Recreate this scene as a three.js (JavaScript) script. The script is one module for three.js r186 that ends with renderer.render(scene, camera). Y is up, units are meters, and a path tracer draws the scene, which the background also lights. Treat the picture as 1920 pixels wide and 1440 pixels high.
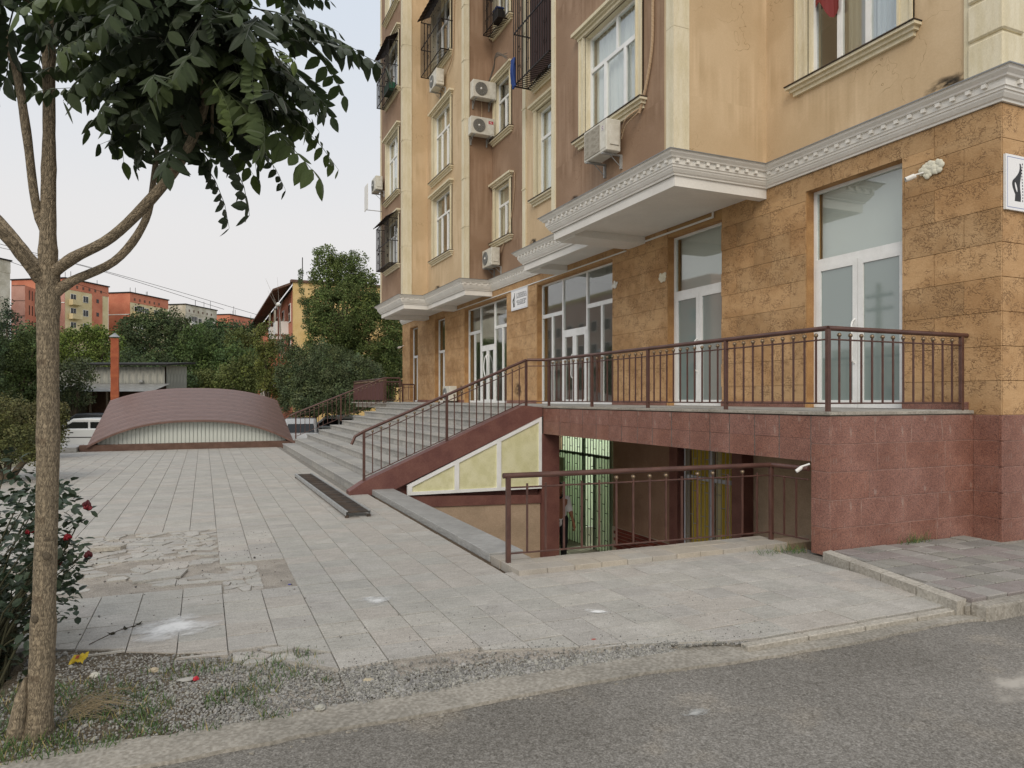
import * as THREE from 'three';
import { mergeGeometries } from 'three/addons/utils/BufferGeometryUtils.js';
import { MarchingCubes } from 'three/addons/objects/MarchingCubes.js';

// ---------------------------------------------------------------- camera, sky, sun, exposure
// World: x towards the long facade, -z away along it, y up; the paved square is y = 0.
const EYE = 1.687, FPX = 1331, YAW = Math.atan(578 / 1331), HOR = 748;
const scene = new THREE.Scene();
const camera = new THREE.PerspectiveCamera(2 * Math.atan(720 / FPX) * 180 / Math.PI, 4 / 3, 0.1, 900);
camera.position.set(0, EYE, 0);
camera.lookAt(Math.sin(YAW), EYE, -Math.cos(YAW));
camera.setViewOffset(1920, 1440, 0, -(HOR - 720), 1920, 1440);
const SUN = new THREE.Vector3(-0.42, 0.6, 0.68).normalize();
{
  const W = 256, H = 128, d = new Float32Array(W * H * 4);
  const stops = [[-0.2, [.62, .61, .60]], [0, [.83, .80, .785]], [0.22, [.855, .845, .845]], [0.47, [.725, .79, .88]], [0.7, [.70, .77, .87]], [1, [.67, .74, .85]]];
  const dir = new THREE.Vector3();
  for (let j = 0; j < H; j++) for (let i = 0; i < W; i++) {
    const el = ((j + .5) / H - .5) * Math.PI, az = ((i + .5) / W - .5) * 2 * Math.PI;
    dir.set(Math.cos(el) * Math.cos(az), Math.sin(el), Math.cos(el) * Math.sin(az));
    const y = Math.max(-.2, dir.y); let k = 0; while (k < stops.length - 2 && y > stops[k + 1][0]) k++;
    const f = Math.min(1, Math.max(0, (y - stops[k][0]) / (stops[k + 1][0] - stops[k][0])));
    const glow = Math.pow(Math.max(0, dir.dot(SUN)), 3) * .35;
    for (let c = 0; c < 3; c++) d[(j * W + i) * 4 + c] = stops[k][1][c] * (1 - f) + stops[k + 1][1][c] * f + glow * [1, .9, .75][c];
    d[(j * W + i) * 4 + 3] = 1;
  }
  const t = new THREE.DataTexture(d, W, H, THREE.RGBAFormat, THREE.FloatType);
  t.mapping = THREE.EquirectangularReflectionMapping; t.magFilter = t.minFilter = THREE.LinearFilter; t.needsUpdate = true;
  scene.background = t; scene.environment = t;
}
const sun = new THREE.DirectionalLight(new THREE.Color(1, .89, .74), 1.5);
sun.position.copy(SUN).multiplyScalar(60); sun.castShadow = true; sun.shadow.radius = 60;
sun.shadow.camera.left = -40; sun.shadow.camera.right = 40; sun.shadow.camera.top = 40; sun.shadow.camera.bottom = -40; sun.shadow.camera.far = 160;
sun.shadow.mapSize.set(4096, 4096); scene.add(sun, sun.target);
const renderer = new THREE.WebGLRenderer({ antialias: true });
renderer.toneMapping = THREE.LinearToneMapping; renderer.toneMappingExposure = 0.95;
renderer.shadowMap.enabled = true; renderer.setSize(1024, 768);

// ---------------------------------------------------------------- helpers
let seed = 20240607;
const rnd = () => { seed |= 0; seed = seed + 0x6D2B79F5 | 0; let t = Math.imul(seed ^ seed >>> 15, 1 | seed); t = t + Math.imul(t ^ t >>> 7, 61 | t) ^ t; return ((t ^ t >>> 14) >>> 0) / 4294967296; };
const rr = (a, b) => a + (b - a) * rnd();
const pick = a => a[Math.floor(rnd() * a.length)];
const V = (x, y, z) => new THREE.Vector3(x, y, z);
const SN = Math.sin(YAW), CS = Math.cos(YAW);
const ray = (px, py) => { const a = (px - 960) / FPX; return V(SN + a * CS, -(py - HOR) / FPX, -(CS - a * SN)); };   // per metre of forward distance
const at = (px, py, fw) => ray(px, py).multiplyScalar(fw).add(V(0, EYE, 0));
const hash = (x, y, s) => { let h = Math.imul(x, 374761393) ^ Math.imul(y, 668265263) ^ Math.imul(s, 2147483629); h = Math.imul(h ^ h >>> 13, 1274126177); return ((h ^ h >>> 16) >>> 0) / 4294967296; };
function pn(u, v, per, s) {
  const x = u * per, y = v * per, xi = Math.floor(x), yi = Math.floor(y); let fx = x - xi, fy = y - yi;
  fx = fx * fx * (3 - 2 * fx); fy = fy * fy * (3 - 2 * fy);
  const w = n => ((n % per) + per) % per, a = w(xi), b = w(xi + 1), c = w(yi), e = w(yi + 1);
  return (hash(a, c, s) * (1 - fx) + hash(b, c, s) * fx) * (1 - fy) + (hash(a, e, s) * (1 - fx) + hash(b, e, s) * fx) * fy;
}
function fbm(u, v, per, oct, s) { let t = 0, a = .5, n = 0; for (let o = 0; o < oct; o++) { t += a * pn(u, v, per, s + o * 17); n += a; a *= .55; per *= 2; } return t / n; }
const clamp = (x, a = 0, b = 1) => Math.min(b, Math.max(a, x));
const sm = (a, b, x) => { const t = clamp((x - a) / (b - a)); return t * t * (3 - 2 * t); };
const hex = h => [(h >> 16 & 255), (h >> 8 & 255), h & 255];
const lerp3 = (a, b, t) => [a[0] + (b[0] - a[0]) * t, a[1] + (b[1] - a[1]) * t, a[2] + (b[2] - a[2]) * t];
function tex(n, metres, fn, srgb = true) {
  const d = new Uint8Array(n * n * 4);
  for (let j = 0; j < n; j++) for (let i = 0; i < n; i++) { const c = fn(i / n, j / n), k = (j * n + i) * 4; d[k] = clamp(c[0], 0, 255); d[k + 1] = clamp(c[1], 0, 255); d[k + 2] = clamp(c[2], 0, 255); d[k + 3] = 255; }
  const t = new THREE.DataTexture(d, n, n); t.wrapS = t.wrapT = THREE.RepeatWrapping; t.magFilter = THREE.LinearFilter; t.minFilter = THREE.LinearMipmapLinearFilter; t.generateMipmaps = true;
  const [mx, my] = Array.isArray(metres) ? metres : [metres, metres]; t.repeat.set(1 / mx, 1 / my); if (srgb) t.colorSpace = THREE.SRGBColorSpace; t.needsUpdate = true; return t;
}
const g1 = (n, m, fn) => tex(n, m, (u, v) => { const h = fn(u, v) * 255; return [h, h, h]; }, false);
const std = o => new THREE.MeshStandardMaterial({ side: THREE.DoubleSide, ...o });
const plain = (h, roughness = .7, metalness = 0) => std({ color: h, roughness, metalness });
// mottled: two tones mixed by coarse noise, with fine grain
function mottled(a, b, { m = 1.5, n = 256, per = 5, oct = 5, grain = 14, s = 1, rough = .85, bump = 0, gp = 128, stretch, metal = 0 } = {}) {
  a = hex(a); b = hex(b);
  const map = tex(n, stretch ? [m * stretch[0], m * stretch[1]] : m, (u, v) => { const f = sm(.25, .75, fbm(u, v, per, oct, s)), g = (pn(u, v, gp, s + 91) - .5) * 2 * grain + (hash(Math.floor(u * n), Math.floor(v * n), s + 5) - .5) * grain; const c = lerp3(a, b, f); return [c[0] + g, c[1] + g, c[2] + g]; });
  const o = { map, roughness: rough, metalness: metal };
  if (bump) { o.bumpMap = g1(n, stretch ? [m * stretch[0], m * stretch[1]] : m, (u, v) => .5 * fbm(u, v, per * 2, oct, s) + .5 * pn(u, v, gp, s + 91)); o.bumpScale = bump; }
  return std(o);
}
const tint = (m, c) => { const k = m.clone(); k.color = new THREE.Color(c); return k; };
const shade = (m, f, w = 0) => { const k = m.clone(); k.color = new THREE.Color().setRGB(f * (1 + w), f, f * (1 - w)); return k; };

function muv(g) {                                    // uv in metres from position, by the face's main direction
  if (g.index) g = g.toNonIndexed();
  const p = g.attributes.position, n = g.attributes.normal, uv = new Float32Array(p.count * 2);
  for (let i = 0; i < p.count; i++) {
    const ax = Math.abs(n.getX(i)), ay = Math.abs(n.getY(i)), az = Math.abs(n.getZ(i));
    if (ay >= ax && ay >= az) { uv[i * 2] = p.getX(i); uv[i * 2 + 1] = p.getZ(i); } else if (ax >= az) { uv[i * 2] = p.getZ(i); uv[i * 2 + 1] = p.getY(i); } else { uv[i * 2] = p.getX(i); uv[i * 2 + 1] = p.getY(i); }
  }
  g.setAttribute('uv', new THREE.BufferAttribute(uv, 2)); return g;
}
const clean = g => { if (g.index) g = g.toNonIndexed(); for (const k of Object.keys(g.attributes)) if (!['position', 'normal', 'uv'].includes(k)) g.deleteAttribute(k); return g; };
const join = a => a.length === 1 ? a[0] : mergeGeometries(a.map(clean));
function polyhedron(v, faces) {                      // flat faces; v points, faces index lists
  const pos = []; for (const f of faces) for (let i = 1; i < f.length - 1; i++) for (const k of [f[0], f[i], f[i + 1]]) pos.push(...v[k]);
  const g = new THREE.BufferGeometry(); g.setAttribute('position', new THREE.Float32BufferAttribute(pos, 3)); g.computeVertexNormals(); return muv(g);
}
function bx(x0, x1, y0, y1, z0, z1, b = 0) {         // box, optionally with a chamfer b on all edges
  if (x0 > x1) [x0, x1] = [x1, x0]; if (y0 > y1) [y0, y1] = [y1, y0]; if (z0 > z1) [z0, z1] = [z1, z0];
  if (!b) { const g = new THREE.BoxGeometry(x1 - x0, y1 - y0, z1 - z0); g.translate((x0 + x1) / 2, (y0 + y1) / 2, (z0 + z1) / 2); return muv(g); }
  const X = [x0, x1], Y = [y0, y1], Z = [z0, z1], v = [], id = {};
  for (let i = 0; i < 2; i++) for (let j = 0; j < 2; j++) for (let k = 0; k < 2; k++) for (let a = 0; a < 3; a++) {
    id[`${i}${j}${k}${a}`] = v.length;
    v.push([X[i] + (a !== 0 ? (i ? -b : b) : 0), Y[j] + (a !== 1 ? (j ? -b : b) : 0), Z[k] + (a !== 2 ? (k ? -b : b) : 0)]);
  }
  const c = (i, j, k, a) => id[`${i}${j}${k}${a}`], F = [];
  for (const s of [0, 1]) {
    const o = f => F.push(s ? f : f.reverse());
    o([c(s, 0, 0, 0), c(s, 1, 0, 0), c(s, 1, 1, 0), c(s, 0, 1, 0)]);
    o([c(0, s, 0, 1), c(0, s, 1, 1), c(1, s, 1, 1), c(1, s, 0, 1)]);
    o([c(0, 0, s, 2), c(1, 0, s, 2), c(1, 1, s, 2), c(0, 1, s, 2)]);
  }
  for (const i of [0, 1]) for (const j of [0, 1]) {
    const e = (f, flip) => F.push(flip ? f : f.reverse());
    e([c(i, j, 0, 0), c(i, j, 0, 1), c(i, j, 1, 1), c(i, j, 1, 0)], i === j);
    e([c(i, 0, j, 0), c(i, 0, j, 2), c(i, 1, j, 2), c(i, 1, j, 0)], i !== j);
    e([c(0, i, j, 1), c(0, i, j, 2), c(1, i, j, 2), c(1, i, j, 1)], i === j);
    for (const k of [0, 1]) e([c(i, j, k, 0), c(i, j, k, 1), c(i, j, k, 2)], (i + j + k) % 2 === 1);
  }
  return polyhedron(v, F);
}
function tube(pts, rad, seg = 8, closed = true) {    // tapered tube through points; rad number or list
  const n = pts.length, P = pts.map(p => p.isVector3 ? p : V(...p)), R = i => Array.isArray(rad) ? rad[i] : rad, pos = [], nor = [], uv = [], idx = [];
  let up = V(0, 1, 0), len = 0;
  for (let i = 0; i < n; i++) {
    const t = P[Math.min(n - 1, i + 1)].clone().sub(P[Math.max(0, i - 1)]).normalize();
    if (i === 0 && Math.abs(t.y) > .9) up = V(1, 0, 0);
    const a = up.clone().sub(t.clone().multiplyScalar(up.dot(t))).normalize(), b = t.clone().cross(a); up = a;
    if (i) len += P[i].distanceTo(P[i - 1]);
    for (let k = 0; k <= seg; k++) { const w = k / seg * 2 * Math.PI, d = a.clone().multiplyScalar(Math.cos(w)).addScaledVector(b, Math.sin(w)); pos.push(...P[i].clone().addScaledVector(d, R(i)).toArray()); nor.push(...d.toArray()); uv.push(k / seg * 2 * Math.PI * Math.max(R(0), .001), len); }
  }
  for (let i = 0; i < n - 1; i++) for (let k = 0; k < seg; k++) { const a = i * (seg + 1) + k, b = a + seg + 1; idx.push(a, a + 1, b, b, a + 1, b + 1); }
  if (closed) for (const [e, s] of [[0, -1], [n - 1, 1]]) {
    const t = P[Math.min(n - 1, e + 1)].clone().sub(P[Math.max(0, e - 1)]).normalize().multiplyScalar(s), base = pos.length / 3; pos.push(...P[e].toArray()); nor.push(...t.toArray()); uv.push(0, 0);
    for (let k = 0; k <= seg; k++) { const q = (e * (seg + 1) + k) * 3; pos.push(pos[q], pos[q + 1], pos[q + 2]); nor.push(...t.toArray()); uv.push(0, 0); }
    for (let k = 0; k < seg; k++) s < 0 ? idx.push(base, base + k + 2, base + k + 1) : idx.push(base, base + k + 1, base + k + 2);
  }
  const g = new THREE.BufferGeometry(); g.setAttribute('position', new THREE.Float32BufferAttribute(pos, 3)); g.setAttribute('normal', new THREE.Float32BufferAttribute(nor, 3)); g.setAttribute('uv', new THREE.Float32BufferAttribute(uv, 2)); g.setIndex(idx); return g.toNonIndexed();
}
const rod = (a, b, r, seg = 8) => tube([a, b], r, seg);
const ball = (c, r, w = 10, h = 8) => { const g = new THREE.SphereGeometry(r, w, h); g.translate(c[0], c[1], c[2]); return clean(g); };
const curve = (pts, n) => new THREE.CatmullRomCurve3(pts.map(p => p.isVector3 ? p : V(...p))).getPoints(n);
function extrude(pts, depth, map, holes = []) {      // 2D polygon extruded; map(a, b, d) -> [x, y, z] must keep handedness
  const s = new THREE.Shape(pts.map(p => new THREE.Vector2(...p))); for (const h of holes) s.holes.push(new THREE.Path(h.map(p => new THREE.Vector2(...p))));
  let g = new THREE.ExtrudeGeometry(s, { depth, bevelEnabled: false }); g = g.index ? g.toNonIndexed() : g;
  const p = g.attributes.position; for (let i = 0; i < p.count; i++) p.setXYZ(i, ...map(p.getX(i), p.getY(i), p.getZ(i)));
  g.computeVertexNormals(); return muv(g);
}
const mX = X => (a, b, d) => [X + d, b, -a];         // drawn in (-z, y), extruded towards +x
const mZ = Z => (a, b, d) => [a, b, Z + d];          // drawn in (x, y), extruded towards +z
const names = {};
const numbered = n => { const k = names[n] = (names[n] ?? -1) + 1; return k ? `${n}_${String(k).padStart(3, '0')}` : n; };
function put(parent, name, geo, mat) { const m = new THREE.Mesh(geo, mat); m.name = name; m.castShadow = m.receiveShadow = true; parent.add(m); return m; }
function tag(o, label, category, group, kind) { o.userData.label = label; if (category) o.userData.category = category; if (group) o.userData.group = group; if (kind) o.userData.kind = kind; return o; }
function thing(name, label, category, group) { const o = new THREE.Group(); o.name = numbered(name); scene.add(o); return tag(o, label, category, group); }
function solo(name, geo, mat, label, category, group) { const o = put(scene, numbered(name), geo, mat); return tag(o, label, category, group); }
function struct(name, label) { const o = new THREE.Group(); o.name = name; scene.add(o); o.userData = { label, category: 'ground', kind: 'structure' }; return o; }
function base(o, x, y, z) { o.position.set(x, y, z); for (const c of o.children) c.position.sub(o.position); return o; }   // parts were built in world coordinates
function inst(parent, name, geo, mat, mats, cols) { const m = new THREE.InstancedMesh(geo, mat, mats.length); m.name = name; mats.forEach((q, i) => m.setMatrixAt(i, q)); if (cols) cols.forEach((c, i) => m.setColorAt(i, c)); m.castShadow = m.receiveShadow = true; m.userData.kind = 'stuff'; parent.add(m); return m; }
const M4 = (p, e, s) => new THREE.Matrix4().compose(p, new THREE.Quaternion().setFromEuler(e), s);

// ---------------------------------------------------------------- materials
const speckBump = g1(256, .7, (u, v) => pn(u, v, 128, 3));
const speck = (h, { m = .6, n = 512, amp = 40, dark = .5, s = 1, rough = .75, bump = .0006, streak = 0, tone = 10 } = {}) => {
  const c = hex(h);
  const map = tex(n, m, (u, v) => {
    const k = hash(Math.floor(u * n * .5), Math.floor(v * n * .5), s), f = pn(u, v, n / 3 | 0, s + 3), co = (fbm(u, v, 4, 4, s + 7) - .5) * 2 * tone, st = streak * (pn(u * .12, v, 96, s + 9) - .5) * 2;
    const g = (f - dark) * amp * 2 + (k - .5) * amp * .7 + co + st; return [c[0] + g, c[1] + g, c[2] + g];
  });
  return std({ map, roughness: rough, bumpMap: speckBump, bumpScale: bump });
};
const M = {};
M.tile = [0xaca8a0, 0xa8a59d, 0xada79e, 0xa6a29b, 0xb0aca3].map((h, i) => speck(h, { s: 11 + i, amp: 18, streak: 8, tone: 12, m: .9 }));
M.joint = mottled(0x77736b, 0x878279, { m: .8, s: 4, grain: 20 });
M.asphalt = (() => {
  const n = 1024, m = 2.6, f = (u, v) => { const a = pn(u, v, 420, 1), b = pn(u, v, 210, 2), k = hash(Math.floor(u * n * .5), Math.floor(v * n * .5), 3); return [a, b, k]; };
  const map = tex(n, m, (u, v) => { const [a, b, k] = f(u, v), co = fbm(u, v, 3, 5, 8), d = fbm(u, v, 7, 4, 40); let g = 116 + (a - .5) * 46 + (b - .5) * 28 + (k - .5) * 22 + (co - .5) * 34; const cr = Math.abs(fbm(u, v, 4, 5, 60) - .5); if (cr < .0015) g -= 14; const w = sm(.5, .8, d) * 12; return [g + 3 + w, g - 1 + w * .8, g - 8 + w * .5]; });
  return std({ map, roughness: .95, bumpMap: g1(512, m, (u, v) => .7 * pn(u, v, 200, 1) + .3 * pn(u, v, 100, 2)), bumpScale: .0035 });
})();
M.gutter = mottled(0x8a857b, 0x9f998e, { m: 1.9, n: 512, s: 22, grain: 18, bump: .004, rough: .95 });
M.concrete = mottled(0x9d978c, 0xb0aa9e, { m: 1.7, n: 512, s: 21, grain: 16, bump: .004, rough: .95 });
M.soil = mottled(0x4b4337, 0x6a604f, { m: .9, n: 512, s: 25, grain: 30, bump: .012, rough: 1 });
M.dust = mottled(0x8f887e, 0xa29a8f, { m: .7, n: 512, s: 27, grain: 22, bump: .004, rough: 1 });
M.field = mottled(0x5d5f43, 0x7a7458, { m: 4, n: 256, s: 29, grain: 24, rough: 1 });
M.paver = [0x8b8880, 0x827f79, 0x94908a, 0x8a827e].map((h, i) => speck(h, { s: 31 + i, amp: 16, tone: 14, m: .7, rough: .9 }));
M.beigeTile = [0xaaa295, 0xa69f94, 0xa8a399, 0xaea596].map((h, i) => speck(h, { s: 41 + i, amp: 12, tone: 14, m: .7 }));
M.slate = [0x9d9c98, 0x959490].map((h, i) => speck(h, { s: 47 + i, amp: 10, streak: 14, tone: 12, m: .8 }));
M.step = [0xa09e98, 0x999792, 0xa5a29b].map((h, i) => speck(h, { s: 51 + i, amp: 10, streak: 14, tone: 14, m: .8 }));
M.riser = M.step;
const graniteMap = (() => { const n = 512, cols = [[0x86, 0x5e, 0x53], [0xa0, 0x73, 0x62], [0x62, 0x44, 0x3e], [0xb2, 0x90, 0x7e]]; return tex(n, .8, (u, v) => { const a = pn(u, v, 150, 1), b = pn(u, v, 110, 2), k = hash(Math.floor(u * n / 2), Math.floor(v * n / 2), 3); let c = lerp3(cols[0], cols[1], sm(.45, .7, a)); c = lerp3(c, cols[2], sm(.62, .8, b) * .8); c = lerp3(c, cols[3], sm(.9, 1, k) * .7); c = lerp3(c, [168, 150, 140], sm(.72, .86, pn(u, v * .12, 60, 14)) * sm(.5, .7, fbm(u, v, 4, 4, 15)) * .55); const t = (fbm(u, v, 3, 4, 6) - .5) * 34; return [c[0] + t, c[1] + t, c[2] + t]; }); })();
M.granite = [[.93, 0], [.87, .02], [.98, -.02], [.9, .04]].map(([f, w]) => { const k = std({ map: graniteMap, roughness: .55 }); k.color.setRGB(f * (1 + w), f, f * (1 - w)); return k; });
M.paleGrout = mottled(0x7f6258, 0x97796d, { m: .5, s: 64, grain: 18 });
M.grout = mottled(0x57524e, 0x706a65, { m: .5, s: 63, grain: 18 });
// ground-floor render: trowelled, with dark worm-shaped pits in patches
const stuccoF = (u, v) => { const wu = u + (pn(u, v, 14, 5) - .5) * .04, wv = v + (pn(u, v, 14, 6) - .5) * .05; const r = Math.abs(fbm(wu, wv, 54, 3, 7) - .5), mask = sm(.32, .62, fbm(u, v, 12, 4, 3)); return mask * (1 - sm(.015, .085, r)); };
const stuccoMap = tex(1024, [1.9, 1.5], (u, v) => { const p = stuccoF(u, v), co = fbm(u, v, 5, 5, 12), g = (pn(u, v, 256, 4) - .5) * 16; let c = lerp3([172, 134, 92], [194, 157, 114], sm(.3, .7, co)); c = lerp3(c, [108, 80, 54], p * .52); return [c[0] + g, c[1] + g, c[2] + g]; });
const stuccoBump = g1(512, [1.9, 1.5], (u, v) => .75 - .6 * stuccoF(u, v) + .2 * (pn(u, v, 128, 4) - .5));
M.stucco = [[1, 0], [.96, .01], [1.03, -.01], [.93, -.02], [.9, -.03]].map(([f, w]) => { const k = std({ map: stuccoMap, bumpMap: stuccoBump, bumpScale: .008, roughness: .92 }); k.color.setRGB(f * (1 + w), f, f * (1 - w)); return k; });
M.stuccoBack = plain(0xb08c5f, .95);
M.reveal = mottled(0x9c744a, 0xb38a5a, { m: .9, s: 71, grain: 12, bump: .002 });
// painted render of the upper storeys: hairline cracks, vertical weather streaks
const paint = (a, b, s, crack = 1) => { a = hex(a); b = hex(b); const m = 3.2, n = 1024; return std({ roughness: .9, map: tex(n, m, (u, v) => { const f = fbm(u, v, 4, 5, s), st = pn(u, v * .08, 40, s + 2) * .6 + pn(u, v * .05, 90, s + 4) * .4; let c = lerp3(a, b, sm(.3, .7, f)); const k = (st - .5) * 30 * sm(.35, .6, fbm(u, v, 3, 2, s + 30)) + (pn(u, v, 256, s + 6) - .5) * 6; const cr = Math.abs(fbm(u + (pn(u, v, 22, s) - .5) * .03, v, 9, 4, s + 8) - .5), mk = sm(.55, .7, fbm(u, v, 4, 3, s + 12)); const d = crack * mk * (1 - sm(.0015, .005, cr)) * 52; return [c[0] + k - d, c[1] + k - d, c[2] + k - d]; }), bumpMap: g1(512, .8, (u, v) => fbm(u, v, 24, 4, s)), bumpScale: .0015 }); };
M.yellow = paint(0xc4ab88, 0xceb694, 81);
M.taupe = paint(0x8f745d, 0x9b8069, 83, .5);
M.trim = mottled(0xd3c8a9, 0xdfd6bd, { m: 1.2, s: 85, grain: 8, stretch: [.4, 1.6], bump: .0008 });
M.cornice = mottled(0xe6e3dc, 0xefece6, { m: 2.6, s: 87, grain: 3, rough: .7 });
M.soffit = mottled(0xe2dfd9, 0xe9e6e0, { m: 2.6, s: 89, grain: 3 });
M.flashing = plain(0x9a9c9d, .45, .6);
M.pvc = mottled(0xe4e5e3, 0xeeefee, { m: .9, s: 91, grain: 4, rough: .35 });
M.maroon = mottled(0x66403a, 0x744d44, { m: 1.1, s: 93, grain: 9, rough: .6 });
M.rail = mottled(0x543a33, 0x62453c, { m: .4, s: 95, grain: 8, rough: .42, metal: .15 });
M.bronze = std({ color: 0x8d7b66, metalness: .75, roughness: .38 });
M.panel = mottled(0xd0cda0, 0xdddab4, { m: .9, s: 97, grain: 8, rough: .55 });
M.beigeWall = mottled(0xa08c76, 0xb09a83, { m: 1.4, s: 99, grain: 8 });
M.brownWall = mottled(0x8d705c, 0x9a7d68, { m: 1.2, s: 101, grain: 7 });
M.brick = [0x6b3229, 0x76392e, 0x602b24].map(h => plain(h, .55));
M.mortar = plain(0xb3a999, .9);
M.dark = plain(0x1d1c1b, .9); M.black = plain(0x0d0d0d, .6); M.iron = plain(0x1f1714, .55, .4);
M.white = plain(0xe4e3df, .6); M.room = plain(0xbdbcb4, .9); M.roomFloor = plain(0x8d877d, .6);
M.steel = mottled(0x9a9b9a, 0xaeb0ae, { m: .5, s: 103, grain: 8, rough: .45, metal: .3 });
M.rust = mottled(0x3e3833, 0x57493d, { m: .4, s: 105, grain: 16, rough: .75, metal: .3 });
M.glass = new THREE.MeshPhysicalMaterial({ color: 0xf4f7f6, roughness: .03, transmission: 1, thickness: 0, ior: 1.95, side: THREE.DoubleSide });
M.film = new THREE.MeshPhysicalMaterial({ color: 0x82908d, roughness: .04, ior: 2.2, side: THREE.DoubleSide });
M.carGlass = std({ color: 0x14181a, roughness: .06 });
M.curtain = [0xeeedea, 0xdfe2e8, 0xd9cdb6, 0xc2b29c].map(h => std({ color: h, roughness: .95 }));
M.bark = (() => { const n = 512, f = (u, v) => { const w = u + (pn(u, v, 18, 2) - .5) * .06; const r = Math.abs(pn(w, v * .22, 72, 3) - .5) * 2, q = fbm(u, v, 24, 4, 4); return sm(.05, .6, r) * .7 + q * .3; }; const map = tex(n, [.4, .4], (u, v) => { const h = f(u, v), ring = sm(.8, .95, pn(u * .3, v, 7, 8)); let c = lerp3([108, 97, 80], [160, 145, 121], h); c = lerp3(c, [86, 72, 56], ring * .5); const k = (hash(Math.floor(u * n), Math.floor(v * n), 6) - .5) * 16; return [c[0] + k, c[1] + k, c[2] + k]; }); return std({ map, roughness: .95, bumpMap: g1(n, [.38, .38], f), bumpScale: .006 }); })();
M.barkFar = mottled(0x4d4336, 0x655946, { m: .5, s: 107, grain: 14, stretch: [.4, 1.6] });
const leafMat = (h, t = .35, extra = {}) => new THREE.MeshPhysicalMaterial({ color: h, roughness: .75, transmission: t, thickness: 0, side: THREE.DoubleSide, ...extra });
M.leafNear = [0x3a4a26, 0x324226, 0x465626, 0x2d3b22, 0x5c6c30].map(h => leafMat(h, .3, { roughness: .85 }));
M.leafFar = new THREE.MeshStandardMaterial({ color: 0xffffff, roughness: .85, side: THREE.DoubleSide });

// ---------------------------------------------------------------- ground, road, square
const F = 8.45, XT = 6.12;                            // facade plane, front of the terrace
{
  const g = struct('ground', 'open ground rising to a wooded hillside beyond the square');
  const xs = [-260, -150, -90, -60, -40, -25, -15, -8, -4.4, 2.5, 14.5, 25, 50, 100, 180], zs = [40, 12, -6.6, -20, -33, -40, -50, -62, -80, -100, -125, -150, -180, -230, -300, -420];
  const h = (x, z) => -.45 + 11 * sm(62, 150, -z - .25 * x) + 6 * sm(150, 300, -z);
  const pos = []; for (let i = 0; i < xs.length - 1; i++) for (let j = 0; j < zs.length - 1; j++) {
    if (xs[i] >= 2.5 && xs[i + 1] <= 14.5 && zs[j] <= -6.6 && zs[j + 1] >= -33) continue;
    const q = [[xs[i], zs[j]], [xs[i + 1], zs[j]], [xs[i + 1], zs[j + 1]], [xs[i], zs[j + 1]]].map(([x, z]) => [x, h(x, z), z]);
    for (const k of [0, 1, 2, 0, 2, 3]) pos.push(...q[k]);
  }
  const b = new THREE.BufferGeometry(); b.setAttribute('position', new THREE.Float32BufferAttribute(pos, 3)); b.computeVertexNormals(); put(g, 'earth', muv(b), M.field);
  put(g, 'subsoil', bx(-4.4, 2.5, -.45, -.06, -26.4, -6.2), M.soil);
  put(g, 'subsoil', bx(-9, 2.74, -.45, -.06, -6.19, -3.8), M.soil); put(g, 'subsoil', bx(2.75, 6.4, -.45, -.06, -6.19, -3.9), M.concrete);
}
{
  const g = struct('road', 'worn grey asphalt road with dusty concrete gutter edge');
  put(g, 'asphalt', bx(-70, 70, -.3, -.055, -3.82, 14), M.asphalt);
  // irregular concrete gutter laid over the edge of the asphalt
  const edge = (x, a, s) => a + (fbm(x / 9 + .37, .3, 20, 5, s) - .5) * .1;
  const poly = []; for (let x = -7; x <= 14; x += .12) poly.push([x, edge(x, -3.77 + .13 * sm(2.4, 4.2, x) - Math.max(0, x - 4.2) * .015, 5)]);
  for (let x = 14; x >= -7; x -= .12) poly.push([x, x < 3.35 ? -4.06 + (pn(x / 9 + .5, .2, 60, 9) - .5) * .05 : -3.86]);
  put(g, 'gutter', extrude(poly.map(([x, z]) => [x, -z]).reverse(), .05, (a, b, d) => [a, -.085 + d, -b]), M.gutter);
  // crumbled far end of the gutter: loose flakes of concrete
  for (let i = 0; i < 30; i++) { const x = rr(-1.4, 3.1), z = -3.735 + rr(-.02, .04), r = rr(.003, .012), k = 5 + Math.floor(rnd() * 3), p = []; for (let j = 0; j < k; j++) { const a = j / k * 6.283, q = r * rr(.6, 1.2); p.push([x + Math.cos(a) * q * 1.5, -z + Math.sin(a) * q]); } put(g, 'concrete_flake', extrude(p, .012, (a, b, d) => [a, -.06 + d, -b]), M.gutter); }
}
const frontEdge = x => x < -.9 ? -5.72 : x < .15 ? -5.62 + (x + .9) * .55 : x < .77 ? -5.1 : x < 1.72 ? -4.5 : x < 3.38 ? -4.46 + (x - 1.72) * .31 : -3.88;
const paveEdge = z => 6.02 - (z + 5.45) * .276;
const broken = (x, z) => (x > -1.75 && x < .15 && z > -10.1 && z < -7.72) || (x > -1.3 && x < .5 && z > -7.73 && z < -7.1) || (x > .15 && x < .79 && z > -7.72 && z < -6.5) || (x > -.2 && x < .2 && z > -7.12 && z < -6.8);
const plaza = struct('plaza', 'square paved with small pale grey stone tiles');
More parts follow.
